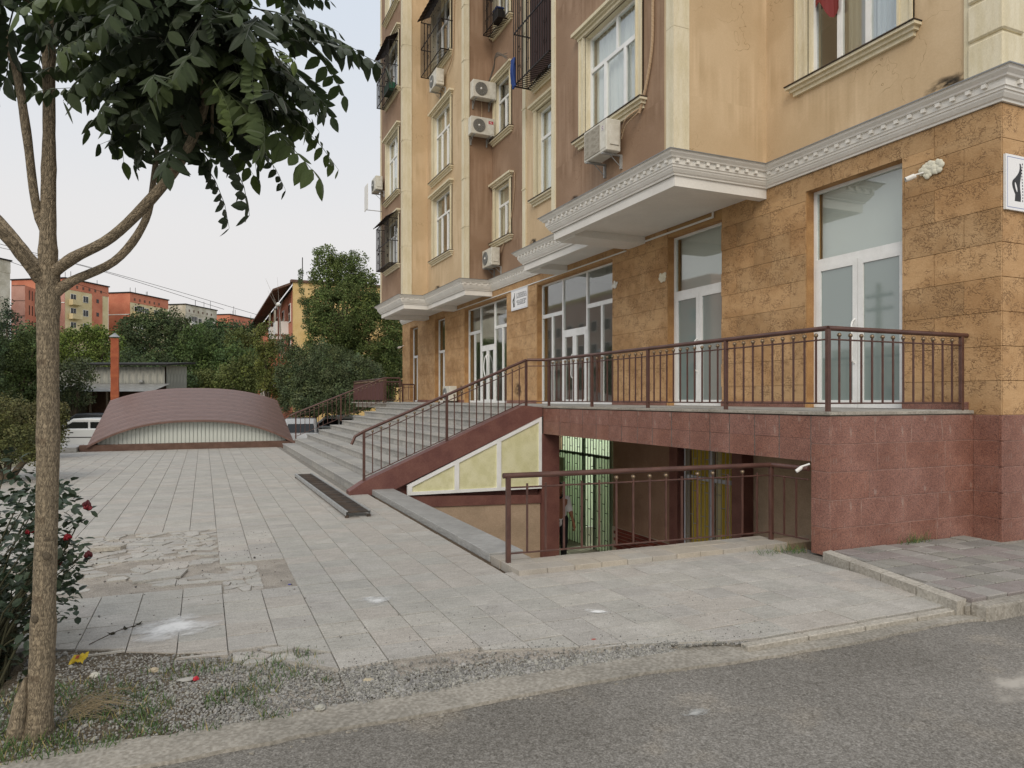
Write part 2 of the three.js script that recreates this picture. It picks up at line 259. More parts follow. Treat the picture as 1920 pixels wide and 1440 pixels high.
{
  const bed = [[-4.4, -26.4], [2.51, -26.4], [2.51, -6.1], [6.3, -6.1], [5.6, -3.9], [3.38, -3.9]]; for (let x = 3.3; x > -4.4; x -= .15) bed.push([x, frontEdge(x) - .02]); bed.push([-4.4, -5.74]);
  put(plaza, 'sand_bed', extrude(bed.map(([x, z]) => [x, -z]).reverse(), .05, (a, b, d) => [a, -.07 + d, -b]), M.joint);
  { const pos = []; for (let x = -1.1; x < 3.42; x += .06) { const q = (x, k) => k ? [x, -.046, -4.03] : [x, -.014, frontEdge(x) - .03], a = q(x, 0), b = q(x + .06, 0), c = q(x + .06, 1), d = q(x, 1); pos.push(...a, ...d, ...c, ...a, ...c, ...b); } const g = new THREE.BufferGeometry(); g.setAttribute('position', new THREE.Float32BufferAttribute(pos, 3)); g.computeVertexNormals(); put(plaza, 'gravel_bed', muv(g), M.dust); put(plaza, 'soil_bed', (() => { const e = []; for (let x = -1.1; x < .1; x += .08) e.push([x, frontEdge(x) - .02]); for (let z = -4.9; z < -4.1; z += .09) e.push([.12 + rr(-.16, .14), z]); for (let x = .0; x > -1.15; x -= .08) e.push([x + rr(-.03, .03), -4.06 + rr(-.02, .03)]); const g = new THREE.ShapeGeometry(new THREE.Shape(e.map(([x, z]) => new THREE.Vector2(x, -z)).reverse())).toNonIndexed(), p = g.attributes.position; for (let i = 0; i < p.count; i++) { const x = p.getX(i), z = -p.getY(i); p.setXYZ(i, x, -.041 + .032 * clamp((-4.03 - z) / (-4.03 - frontEdge(x) + .03)), z); } g.computeVertexNormals(); return muv(g); })(), M.soil); }
  put(plaza, 'sand_patch', bx(-1.76, .8, -.019, -.014, -10.12, -6.48), M.dust);
  const px = .315, pz = .305, list = [];
  for (let i = -15; i < 20; i++) for (let j = -70; j < 5; j++) {
    const x0 = .15 + i * px, x1 = x0 + px, z1 = -5.12 + j * pz, z0 = z1 + pz, xc = (x0 + x1) / 2, zc = (z0 + z1) / 2;   // z0 near, z1 far
    if (x0 < -4.4 || zc < -26.2 || broken(xc, zc)) continue;
    if (zc < -6.2 && x1 > 2.78) continue; if (zc < -12.8 && x1 > 2.6) continue; if (x1 > 5.95) continue;
    const g = .0022 + rnd() * .0015, gz = .004 + rnd() * .002;
    const cx = x => zc < -6.2 ? x : Math.min(x, 6.3), ze = (x, z) => Math.min(z, frontEdge(x + (x === x0 ? .01 : -.01)));
    const a = [x0 + g, ze(x0, z0 - gz)], b = [x1 - g, ze(x1, z0 - gz)]; if (a[1] < z1 + .03 && b[1] < z1 + .03) continue;
    const pe = z => Math.min(x1 - g, paveEdge(z));
    const P = [[a[0], Math.max(a[1], z1 + .02)], [pe(b[1]), Math.max(b[1], z1 + .02)], [pe(z1), z1 + gz], [x0 + g, z1 + gz]]; if (P[1][0] < P[0][0] + .05) continue;
    list.push({ P, d: Math.hypot(xc, zc), xc, zc });
  }
  list.sort((a, b) => a.d - b.d);
  const far = [];
  list.forEach((t, k) => {
    const tl = .0025, y = rr(-.0015, .0015), e = [rr(-tl, tl), rr(-tl, tl), rr(-tl, tl), rr(-tl, tl)].map(v => v * (k < 300 ? 1 : .6) + y);
    const b = .0025, c = [t.xc, t.zc], ins = t.P.map(([x, z]) => [x + Math.sign(c[0] - x) * b, z + Math.sign(c[1] - z) * b]);
    const v = [...ins.map(([x, z], i) => [x, e[i], z]), ...t.P.map(([x, z], i) => [x, e[i] - b, z]), ...t.P.map(([x, z]) => [x, -.03, z])];
    const f = [[0, 1, 2, 3]]; for (let i = 0; i < 4; i++) { const n = (i + 1) % 4; f.push([i, 4 + i, 4 + n, n], [4 + i, 8 + i, 8 + n, 4 + n]); }
    const g = polyhedron(v, f);
    const uv = g.attributes.uv, ox = rnd() * .9, oz = rnd() * .9; for (let i = 0; i < uv.count; i++) uv.setXY(i, uv.getX(i) + ox, uv.getY(i) + oz);
    const warm = t.xc > 1.6 && t.zc < -6; const mi = rnd() < (warm ? .5 : .15) ? 2 : pick([0, 0, 1, 1, 3, 4]);
    if (k < 300) put(plaza, 'tile', g, M.tile[mi]); else (far[mi] ??= []).push(g);
  });
  far.forEach((g, i) => { if (g) { const m = put(plaza, 'far_tiles', join(g), M.tile[i]); m.userData.kind = 'stuff'; } });
  // broken paving: cracked pieces (cells round scattered points) on sand
  const cells = (x0, x1, z0, z1, sx, sz, keep, y = -.006) => {
    const S = []; for (let x = x0 - sx; x < x1 + sx; x += sx) for (let z = z0 - sz; z < z1 + sz; z += sz) S.push([x + rr(-.5, .5) * sx, z + rr(-.5, .5) * sz]);
    for (const p of S) { if (p[0] < x0 || p[0] > x1 || p[1] < z0 || p[1] > z1 || !keep(p[0], p[1])) continue;
      let poly = [[x0, z0], [x1, z0], [x1, z1], [x0, z1]];
      for (const q of S) { if (q === p || Math.abs(q[0] - p[0]) > 3 * sx || Math.abs(q[1] - p[1]) > 3 * sz) continue; const nx = q[0] - p[0], nz = q[1] - p[1], c = (q[0] * q[0] + q[1] * q[1] - p[0] * p[0] - p[1] * p[1]) / 2, o = []; for (let i = 0; i < poly.length; i++) { const a = poly[i], b = poly[(i + 1) % poly.length], da = a[0] * nx + a[1] * nz - c, db = b[0] * nx + b[1] * nz - c; if (da <= 0) o.push(a); if (da * db < 0) { const k = da / (da - db); o.push([a[0] + (b[0] - a[0]) * k, a[1] + (b[1] - a[1]) * k]); } } poly = o; if (poly.length < 3) break; }
      if (poly.length < 3) continue; const cx = poly.reduce((t, a) => t + a[0], 0) / poly.length, cz = poly.reduce((t, a) => t + a[1], 0) / poly.length, k = rr(.86, .97); poly = poly.map(a => [cx + (a[0] - cx) * k, cz + (a[1] - cz) * k]);
      const tx = rr(-.06, .06), tz = rr(-.06, .06), dy = rr(-.006, .006), h = a => y + dy + (a[0] - cx) * tx + (a[1] - cz) * tz, n = poly.length, v = [...poly.map(a => [a[0], h(a), a[1]]), ...poly.map(a => [a[0], -.03, a[1]])], f = [poly.map((_, i) => i)]; for (let i = 0; i < n; i++) f.push([i, n + i, n + (i + 1) % n, (i + 1) % n]); put(plaza, 'stone_shard', polyhedron(v, f), pick(M.tile)); } };
  cells(-1.75, .15, -10.09, -8.35, .2, .11, (x, z) => hash(Math.round(x * 9), Math.round(z * 9), 2) > .08);
  cells(-1.75, .15, -8.35, -7.73, .26, .16, (x, z) => fbm(x / 4 + .5, z / 4 + .5, 12, 3, 5) > .5);
  cells(-1.3, .5, -7.72, -7.12, .24, .15, (x, z) => fbm(x / 4 + .5, z / 4 + .5, 12, 3, 8) > .47); cells(.16, .5, -7.72, -6.52, .14, .1, (x, z) => fbm(x / 4 + .5, z / 4 + .5, 14, 3, 9) > .44);
  cells(.17, .77, -5.08, -4.82, .17, .12, (x, z) => x < .55 || z < -4.95, -.002); cells(-1.75, -.6, -7.7, -7.2, .22, .14, () => rnd() < .4);
  put(plaza, 'loose_slab', extrude([[-.6, 7.35], [-.2, 7.42], [-.14, 7.72], [-.5, 7.66]], .02, (a, b, d) => [a, -.008 + d, -b]), M.tile[1]); put(plaza, 'loose_slab', extrude([[-1.15, 9.0], [-.85, 8.98], [-.8, 9.08], [-1.1, 9.1]], .045, (a, b, d) => [a, .0 + d, -b]), M.concrete);
  // plaza kerb along the gutter
  for (let i = 0; i < 4; i++) put(plaza, 'kerb', bx(3.4 + i * .56, 3.945 + i * .56, -.09, .002 - i * .001, -3.868, -3.79, .006), M.concrete);
}
{ // gravel, soil and weeds between the tiles and the gutter
  const g1s = new THREE.IcosahedronGeometry(1, 0); const p = g1s.attributes.position; for (let i = 0; i < p.count; i++) { const k = .75 + .4 * hash(Math.round(p.getX(i) * 50), Math.round(p.getY(i) * 50 + p.getZ(i) * 90), 2); p.setXYZ(i, p.getX(i) * k, p.getY(i) * k * .7, p.getZ(i) * k); } g1s.computeVertexNormals();
  const ms = [], cs = [];
  for (let i = 0; i < 32000; i++) {
    const x = rr(-1.05, 3.55), f = frontEdge(x) + .03, z = -4.05 + (f + 4.05) * rnd() + rr(-.03, .05); const sparse = sm(.5, .62, fbm(x / 4 + .5, z / 4 + .5, 9, 3, 7)); if (x < .3 && rnd() < (.2 + .4 * sparse) * sm(.2, -.5, x)) continue; if (x > 1.1 && rnd() < sm(.1, .75, (-4.05 - z) / (-4.05 - f + .001)) * .93) continue;
    const r = rr(.0035, .0095) * (rnd() < .03 ? 2 : 1); ms.push(M4(V(x, -.044 + .032 * clamp((-4.03 - z) / (-4.03 - f + .001)) + r * .25 + .008 * sm(.35, .7, fbm(x / 3 + .2, z / 3 + .9, 5, 3, 3)), z), new THREE.Euler(rnd() * 6, rnd() * 6, rnd() * 6), V(r * rr(.8, 1.4), r, r))); const l = rr(.14, .36); cs.push(new THREE.Color(l * 1.03, l, l * rr(.86, .96)));
  }
  for (let i = 0; i < 700; i++) { const x = rr(.8, 3.9), z = frontEdge(Math.min(x, 3.3)) - Math.pow(rnd(), 2.5) * 1.1; const r = rr(.0015, .0055); ms.push(M4(V(x, r * .5, z), new THREE.Euler(rnd() * 6, rnd() * 6, 0), V(r * 1.2, r, r))); const l = rr(.12, .38); cs.push(new THREE.Color(l, l, l * .93)); }
  for (let i = 0; i < 420; i++) { const x = rr(-1.6, .8), z = -5.4 - 4.4 * Math.pow(rnd(), .7), r = rr(.002, .007) * (rnd() < .05 ? 1.8 : 1); ms.push(M4(V(x, r * .4, z), new THREE.Euler(rnd() * 6, rnd() * 6, 0), V(r * 1.3, r, r))); const l = rr(.06, .3); cs.push(new THREE.Color(l, l * .95, l * .88)); }
  const o = inst(scene, 'gravel', g1s, new THREE.MeshStandardMaterial({ roughness: .9 }), ms, cs); tag(o, 'grey gravel spilled along the edge between tiles and gutter', 'gravel', null, 'stuff');
  const blade = (() => { const v = [[-.5, 0, 0], [.5, 0, 0], [.38, .5, .1], [-.38, .5, .1], [0, 1, .35]]; return polyhedron(v, [[0, 1, 2, 3], [3, 2, 4]]); })();
  const gm = [], gc = []; const addB = (x, z, y, h) => { gm.push(M4(V(x, y, z), new THREE.Euler(rr(-.5, .7), rnd() * 6.3, rr(-.6, .6)), V(rr(.003, .006), h, h))); const d = rnd() < .18; gc.push(d ? new THREE.Color(.35, .28, .12) : new THREE.Color(rr(.05, .1), rr(.1, .17), rr(.025, .05))); };
  for (let i = 0; i < 9000; i++) { const x = -1.5 + Math.pow(rnd(), 1.2) * 2.2, z = rr(-4.95, -4.0); const k = fbm(x / 3 + .1, z / 3 + .4, 14, 3, 13); if (k < .5 - .1 * sm(.3, -.8, x) || (z < -4.45 && rnd() < .5) || Math.hypot(x + .78, z + 4.31) < .085) continue; addB(x, z, -.042 + .03 * clamp((-4.03 - z) / 1.1), rr(.02, .075)); }
  for (let i = 0; i < 170; i++) addB(6.1 - Math.pow(rnd(), 1.6) * .6, -5.98 + rr(-.12, .1), -.01, rr(.03, .13)); for (let i = 0; i < 120; i++) addB(7.35 + (rnd() + rnd() - 1) * .3, -5.55 + rr(0, .08), .07, rr(.03, .16));
  const gr = inst(scene, 'grass', blade, new THREE.MeshStandardMaterial({ roughness: .8, side: THREE.DoubleSide }), gm, gc); tag(gr, 'thin green and dry grass growing at the paving edges', 'grass', null, 'stuff');
  // bundle of dry straw by the trunk
  const st = []; for (let i = 0; i < 90; i++) { const a = rr(-.7, .6), l = rr(.06, .3), y = -.015 + rnd() * .04, x = -.7 + rr(0, .14), z = -4.45 + rr(-.1, .12); st.push(tube([[x, y, z], [x + l * .5 * Math.cos(a), y + rr(.02, .07), z + l * .5 * Math.sin(a)], [x + l * Math.cos(a), y + rr(-.01, .04), z + l * Math.sin(a)]], .0011, 4, false)); }
  tag(put(scene, 'dry_straw', join(st), plain(0x8d7f63, .9)), 'tuft of dry yellow straw lying beside the tree trunk', 'straw', null, 'stuff');
}
{ // raised pavement right of the square
  const g = struct('pavement', 'raised pavement of square grey pavers beside the granite wall');
  const T = .075; const e = z => paveEdge(z);
  const body = [[e(-5.57), -5.57], [14, -5.26], [14, -3.72], [e(-3.72), -3.72]];
  put(g, 'kerb_body', extrude([[e(-5.575) + .02, 5.575], [e(-3.74) + .02, 3.74], [13, 3.74], [13, 5.575]], .33, (a, b, d) => [a, -.3 + d * .335 / .33, -b]), M.gutter);
  for (let i = 0; i < 4; i++) { const z0 = -5.56 + i * .45, z1 = z0 + .44; put(g, 'kerb', polyhedron([[e(z0) - .07, -.1, z0], [e(z0) + .05, -.1, z0], [e(z1) + .05, -.1, z1], [e(z1) - .07, -.1, z1], [e(z0) - .06, T, z0], [e(z0) + .05, T + .01, z0], [e(z1) + .05, T + .01, z1], [e(z1) - .06, T, z1]], [[0, 1, 2, 3], [4, 5, 6, 7], [0, 1, 5, 4], [1, 2, 6, 5], [2, 3, 7, 6], [3, 0, 4, 7]]), M.concrete); }
  for (let i = 0; i < 8; i++) put(g, 'front_kerb', bx(e(-3.74) + .06 + i * .9, e(-3.74) + .95 + i * .9, -.12, T - .012 + rr(-.006, .006), -3.74, -3.6, .012), M.gutter);
  const s = .262; for (let i = 0; i < 26; i++) for (let j = 0; j < 8; j++) {
    const z0 = -3.76 - j * s, z1 = Math.max(-5.57, z0 - s), x0 = 5.35 + i * s, x1 = x0 + s; if (z0 - z1 < .06) continue; const lim = Math.max(e(z0), e(z1)) + .06; const xa = Math.max(x0, lim); if (x1 - xa < .05) continue; if (z1 < -5.25 && x1 > 8.42) continue;
    put(g, 'paver', bx(xa + .009, x1 - .009, .03, T + rr(-.006, .004), z1 + .011, z0 - .011, .006), pick(M.paver));
  }
}

// ---------------------------------------------------------------- terrace, stair and basement well
const FL = 1.55, ZS = -12.55, ZE = -25.6;             // terrace floor, near and far side of the stair
{
  const t = thing('entrance_terrace', 'raised terrace and wide stair clad in red granite and grey stone', 'terrace');
  put(t, 'floor_slab', bx(XT + .2, F + .2, 1.34, FL - .004, -5.62, -32.3), M.concrete);
  put(t, 'beam', bx(XT + .006, XT + .3, 1.003, 1.5, -5.845, ZS - .1), M.grout);
  put(t, 'floor_edge', bx(XT - .012, XT + .2, 1.51, FL, -5.57, -32.3, .006), M.gutter); put(t, 'floor_edge', bx(XT + .2, F - .02, 1.51, FL + .001, -5.57, -5.62, .006), M.gutter);
  for (let i = 0; i < 24; i++) put(t, 'floor_tile', bx(XT + .21, F - .01, FL - .002, FL + .006, -5.64 - i * 1.1, -6.732 - i * 1.1), pick(M.step));
  // granite on the parapet beam: two courses
  for (let r = 0; r < 2; r++) { let z = -5.85; while (z > -12.4) { let w = [.42, .47, .4, .45, .38][Math.floor(-z * 2) % 5]; if (z - w < -12.3) w = z + 12.56; put(t, 'granite_tile', bx(XT + rr(-.004, .004), XT + .03, 1.0 + r * .25 + .001, 1.25 + r * .25 - .001, z - .009, z - w + .009, .002), pick(M.granite)); z -= w; } }
  // corner column and end wall
  put(t, 'end_wall', bx(XT + .004, F, 0, 1.5, -5.84, -5.584), M.paleGrout);
  for (let r = 0; r < 5; r++) { const y0 = r * .3, y1 = y0 + .3; put(t, 'granite_tile', bx(XT, XT + .03, y0 + .004, y1 - .004, -5.845, -5.585, .003), pick(M.granite)); let x = XT + .003, n = 0; while (x < F - .1) { let w = [.52, .7, .45, .66, .58][(r * 2 + n++) % 5]; if (x + w > F - .25) w = F - x; put(t, 'granite_tile', bx(x + .005, x + w - .005, y0 + .004, y1 - .004, -5.61, -5.58 + rr(-.002, .002), .003), pick(M.granite)); x += w; } }
  // stair: ten risers
  const N = 10, rh = FL / N, x0 = 2.51, td = (XT - x0) / (N - 1);
  put(t, 'stair_body', extrude((() => { const p = [[x0 + .03, -.4]]; for (let i = 0; i < N; i++) { p.push([x0 + .03 + i * td, i * rh + rh - .03]); if (i < N - 1) p.push([x0 + .03 + (i + 1) * td, i * rh + rh - .03]); } p.push([XT + .02, N * rh - .03], [XT + .02, -.4]); return p.reverse(); })(), ZS - ZE - .3, mZ(ZE + .02)), M.concrete);
  for (let i = 0; i < N; i++) { const cuts = [ZS - .28]; let z = ZS - .28; while (z > ZE + .6) { z -= rr(.95, 1.35); cuts.push(Math.max(z, ZE)); } if (cuts.at(-1) > ZE) cuts.push(ZE);
    for (let k = 0; k < cuts.length - 1; k++) { const a = cuts[k] - .002, b = cuts[k + 1] + .002, X = x0 + i * td; if (a - b < .05) continue;
      put(t, 'riser', bx(X, X + .03, i * rh + (i ? .001 : -.03), (i + 1) * rh - .031, a, b), pick(M.riser));
      if (i < N - 1) put(t, 'tread', bx(X - .025, X + td + .0, (i + 1) * rh - .03, (i + 1) * rh, a, b, .003), pick(M.step)); else put(t, 'tread', bx(X - .025, XT + .2, FL - .03, FL + .004, a, b, .003), pick(M.step)); } }
  // sloping stringer and glazed-in flank of the stair
  const sl = FL / (XT - x0), top = x => .30 + (x - 2.6) * .432;
  put(t, 'stringer', extrude([[2.34, -.02], [2.98, -.02], [6.105, 1.06 + .29], [6.105, 1.52], [5.7, 1.56], [2.6, .22], [2.34, .06]], .28, mZ(ZS - .28)), M.maroon);
  put(t, 'stair_flank', bx(2.98, 6.08, -2.0, -.24, ZS - .25, ZS - .06), M.beigeWall);
  put(t, 'band', extrude([[3.0, -.06], [3.0, -.28], [6.08, -.36], [6.08, -.2]].reverse().map(p => p), .2, mZ(ZS - .23)), M.maroon);
  put(t, 'corner_column', bx(6.085, 6.47, -2.0, 1.0, ZS - .3, ZS + .01), M.maroon);
  // white frame with yellow-green sheets
  const lo = x => -.06 - (x - 3.42) * .002, hi = x => .14 + (x - 3.42) * .449;
  const strip = (x1, x2) => [[x1, lo(x1)], [x2, lo(x2)], [x2, hi(x2)], [x1, hi(x1)]];
  put(t, 'flank_frame', extrude(strip(3.38, 6.08), .05, mZ(ZS - .03), [[3.47, 4.28], [4.37, 5.13], [5.22, 6.02]].map(([a, b]) => [[a, lo(a) + .06], [b, lo(b) + .06], [b, hi(b) - .07], [a, Math.max(hi(a) - .07, lo(a) + .07)]])), M.pvc);
  for (const [a, b] of [[3.46, 4.29], [4.36, 5.14], [5.21, 6.03]]) put(t, 'flank_panel', extrude([[a, lo(a) + .05], [b, lo(b) + .05], [b, hi(b) - .06], [a, hi(a) - .06]], .01, mZ(ZS - .015)), M.panel);
  put(t, 'flank_back', extrude([[3.0, -.2], [6.08, -.2], [6.08, 1.3], [3.0, -.05]], .03, mZ(ZS - .2)), M.maroon);
  // coping and walls of the well
  put(t, 'well_wall', bx(2.8, 3.1, -2.0, .0, -6.62, ZS - .05), M.beigeWall); put(t, 'well_wall', bx(2.8, 8.4, -2.0, 0, -6.3, -6.6), M.beigeWall);
  put(t, 'well_floor', bx(2.8, F + .2, -2.1, -1.85, -6.3, -19), M.concrete);
  let z = -6.9; while (z > -12.6) { const w = rr(.9, 1.4), e = Math.max(z - w, -12.8); put(t, 'coping_slab', bx(2.74, 3.13, -.02, .075, z - .003, e + .003, .006), pick(M.slate)); z = e - .0001; if (e <= -12.79) break; }
  for (let i = 0; i < 11; i++) for (let r = 0; r < 2; r++) put(t, 'coping_tile', bx(2.75 + i * .305 + .003, 2.75 + (i + 1) * .305 - .003, -.04, .05 + rr(-.002, .002), -6.17 - r * .24 - .003, -6.41 - r * .24 + (r ? .03 : 0) + .003, .004), pick(M.beigeTile));
  for (let r = 0; r < 1; r++) put(t, 'coping_tile', bx(2.75, 3.1, -.04, .052, -6.645, -6.89, .004), M.beigeTile[1]);
  base(t, XT, 0, -12.5);
}
{ // basement front under the terrace
  const t = thing('basement_front', 'dim basement front with brown wall and brick dado below terrace', 'basement wall');
  const W = F, y0 = -1.85;
  put(t, 'wall', bx(W, W + .2, -1.0, 1.34, -9.9, -13.75), M.brownWall); put(t, 'wall', bx(W, W + .2, -1.0, 1.34, -7.0, -9.899), M.beigeWall); put(t, 'wall', bx(W, W + .2, y0, -1.0, -7.0, -9.9), M.beigeWall);
  put(t, 'wall', bx(W, W + .2, y0, 1.34, -16.6, -19), M.brownWall); put(t, 'wall', bx(W - .02, W + .15, y0, -1.175, -11.1, -13.75), M.mortar); put(t, 'wall', bx(W, W + .15, -1.174, -1.0, -11.1, -13.75), M.brownWall);
  put(t, 'end_wall', bx(6.0, W, y0, 1.34, -18.8, -19), M.brownWall); put(t, 'side_wall', bx(6.0, 6.3, y0, 1.34, ZS - .3, -18.8), M.brownWall); put(t, 'pier', bx(8.2, F, y0, 1.34, -11.05, -11.3), M.maroon); put(t, 'pier', bx(8.2, F, y0, 1.34, -9.3, -9.55), M.maroon);
  for (let r = 0; r < 9; r++) for (let i = 0; i < 11; i++) { const a = -11.32 - i * .225 - (r % 2) * .112, b = a - .214; if (b < -13.76) continue; put(t, 'brick', bx(W - .034, W - .015, y0 + r * .075 + .005, y0 + r * .075 + .068, a, b), pick(M.brick)); }
  base(t, W, y0, -12);
}
const grilleGeo = (X, za, zb, y0, y1, step, r) => { const g = []; for (let z = za - step / 2; z > zb; z -= step) g.push(bx(X - r, X + r, y0, y1, z - r, z + r)); return g; };
{ // bright green room behind an open barred gate
  const t = thing('green_barred_gate', 'pale green barred gate with lit fanlight beside the maroon column', 'gate');
  const X = F, za = -13.8, zb = -16.55, y0 = -1.85;
  const glow = new THREE.MeshPhysicalMaterial({ color: 0xe2e9db, roughness: 1, transmission: .6, thickness: 0, side: THREE.DoubleSide });
  put(t, 'frame', join([bx(X - .03, X + .03, y0, 1.3, za - .0, za - .06), bx(X - .03, X + .03, y0, 1.3, zb + .06, zb), bx(X - .03, X + .03, .32, .38, za - .06, zb + .06), bx(X - .03, X + .03, y0, 1.3, -15.05, -15.13), bx(X - .03, X + .03, y0, .32, -14.55, -14.6)]), plain(0x5d6b58, .6));
  const bars = grilleGeo(X - .05, za - .03, zb, y0, 1.3, .13, .007); let k = 0; for (let z = za - .1; z > zb; z -= .13) { for (let y = y0 + .3 + (k % 3) * .2; y < 1.2; y += .62) bars.push(bx(X - .057, X - .043, y, y + .014, z, z - .13)); k++; }
  put(t, 'bars', join(bars), M.iron);
  put(t, 'door_panel', bx(X + .01, X + .02, y0, .32, za - .06, -14.55), glow); put(t, 'door_panel', bx(X + .01, X + .02, y0, .32, -15.13, zb + .06), glow);
  base(t, X, y0, -15);
  const r = thing('green_room', 'light green painted basement room behind the barred gate', 'room'); const gm = plain(0xdfe6d6, .85);
  put(r, 'wall', bx(11.2, 11.3, y0, 1.34, -13.2, -17.2), gm); put(r, 'wall', bx(F + .2, 11.2, y0, 1.34, -17.2, -17.3), gm); put(r, 'wall', bx(F + .2, 11.2, y0, 1.34, -13.1, -13.2), gm); put(r, 'floor', bx(F + .2, 11.2, y0 - .1, y0 - .01, -13.2, -17.2), M.roomFloor); put(r, 'ceiling', bx(F + .2, 11.3, 1.36, 1.45, -13.2, -17.2), gm);
  const tubeLamp = std({ color: 0xffffff, emissive: 0xf3ffec, emissiveIntensity: 3 }); put(r, 'ceiling_lamp', bx(9.5, 9.62, 1.27, 1.33, -14.2, -16.2), tubeLamp); base(r, 10, y0, -15);
  const pl = new THREE.PointLight(0xf3ffec, 9, 0, 2); pl.position.set(9.56, 1.15, -15.2); pl.castShadow = true; pl.shadow.radius = 12; scene.add(pl);
  const s = thing('shop_leaf', 'open pale door leaf painted with red and yellow splashes', 'door'); const D = 7.95;
  put(s, 'leaf', bx(D, D + .04, y0 + .02, .28, -15.2, -16.2), plain(0xa8bfa0, .7));
  const blob = (z, y, rz, ry, mat, dx = 0) => { const p = []; for (let i = 0; i < 14; i++) { const a = i / 14 * 6.283, q = rr(.75, 1.15); p.push([-(z) + Math.cos(a) * rz * q, y + Math.sin(a) * ry * q]); } put(s, 'painted_splash', extrude(p, .006, mX(D - .012 - dx)), mat); };
  blob(-15.75, -.12, .3, .1, plain(0x1c3d24, .8)); blob(-15.62, -.62, .24, .2, plain(0x9a2b26, .8)); blob(-15.62, -1.02, .2, .16, plain(0x8c2620, .8), .003); blob(-15.66, -1.16, .3, .1, plain(0xd3b23a, .8), .006); base(s, D, y0, -15.7);
}
{ // yellow-lit barred gate further right
  const t = thing('yellow_barred_gate', 'barred gate with white posts and yellow curtains below the terrace', 'gate'); const X = F - .1, za = -9.62, zb = -11.0, y0 = -1.85;
  put(t, 'frame', join([bx(X - .03, X + .03, y0, 1.3, za, za - .07), bx(X - .03, X + .03, y0, 1.3, -10.2, -10.28), bx(X - .03, X + .03, y0, 1.3, zb + .07, zb), bx(X - .028, X + .028, .2, .27, za - .07, zb + .07)]), plain(0xb9bcc4, .6));
  const bars = grilleGeo(X - .05, za - .03, zb, y0, 1.3, .11, .006); let k = 0; for (let z = za - .1; z > zb + .1; z -= .11) { for (let y = y0 + .2 + (k % 3) * .22; y < 1.2; y += .6) bars.push(bx(X - .056, X - .044, y, y + .012, z, z - .11)); k++; } put(t, 'bars', join(bars), plain(0xa9a39a, .5, .3));
  const cm = std({ color: 0xc9b24a, roughness: .9 }); const cur = (a, b, m) => { const p = []; for (let i = 0; i <= 40; i++) { const z = a + (b - a) * i / 40; p.push([X + .09 + Math.sin(i * 1.9) * .018, z]); } const g = []; for (let i = 0; i < 40; i++) g.push(polyhedron([[p[i][0], y0, p[i][1]], [p[i + 1][0], y0, p[i + 1][1]], [p[i + 1][0], 1.3, p[i + 1][1]], [p[i][0], 1.3, p[i][1]]], [[0, 1, 2, 3]])); put(t, 'curtain', join(g), m); };
  cur(za - .08, -10.1, cm); cur(-10.1, -10.22, plain(0xe9e2bd, .9)); cur(-10.3, zb + .08, cm); base(t, X, y0, -10.3);
}
// ---------------------------------------------------------------- railings
const RH = .9;
function railRun(t, a, b, o = {}) {                   // a, b: base points; posts at both ends unless told; balusters between
  const A = V(...a), B = V(...b), L = A.distanceTo(B), P = k => A.clone().lerp(B, k), lift = (p, y) => [p.x, p.y + y, p.z];
  const h = o.h ?? RH, up = h - .12, lo = o.lo ?? .09;
  put(t, 'handrail', tube([...(o.pre ?? []), lift(A, h), lift(B, h), ...(o.post ?? [])], .028, 10), M.rail);
  put(t, 'cross_rail', rod(lift(A, up), lift(B, up), .009, 6), M.rail); put(t, 'cross_rail', rod(lift(A, lo), lift(B, lo), .009, 6), M.rail);
  const posts = o.posts ?? [0, 1]; for (const k of posts) { if (o.skip0 && k === 0) continue; const p = P(k), w = .022; put(t, 'post', bx(p.x - w, p.x + w, p.y - (o.sink ?? .02), p.y + h - .01, p.z - w, p.z + w, .003), M.rail); }
  for (let s = 0; s < posts.length - 1; s++) { const n = Math.round((posts[s + 1] - posts[s]) * L / (o.step ?? .17)); for (let i = 1; i < n; i++) { const p = P(posts[s] + (posts[s + 1] - posts[s]) * i / n), w = .0085, th = up + .035; const m = put(t, 'baluster', bx(p.x - w, p.x + w, p.y + lo - (o.slope ? 0 : .0), p.y + th, p.z - w, p.z + w), M.rail); if (!o.plain || (o.plain(i + s * 9))) put(m, 'ball', ball([p.x, p.y + th + .018, p.z], .024), M.bronze); } }
}
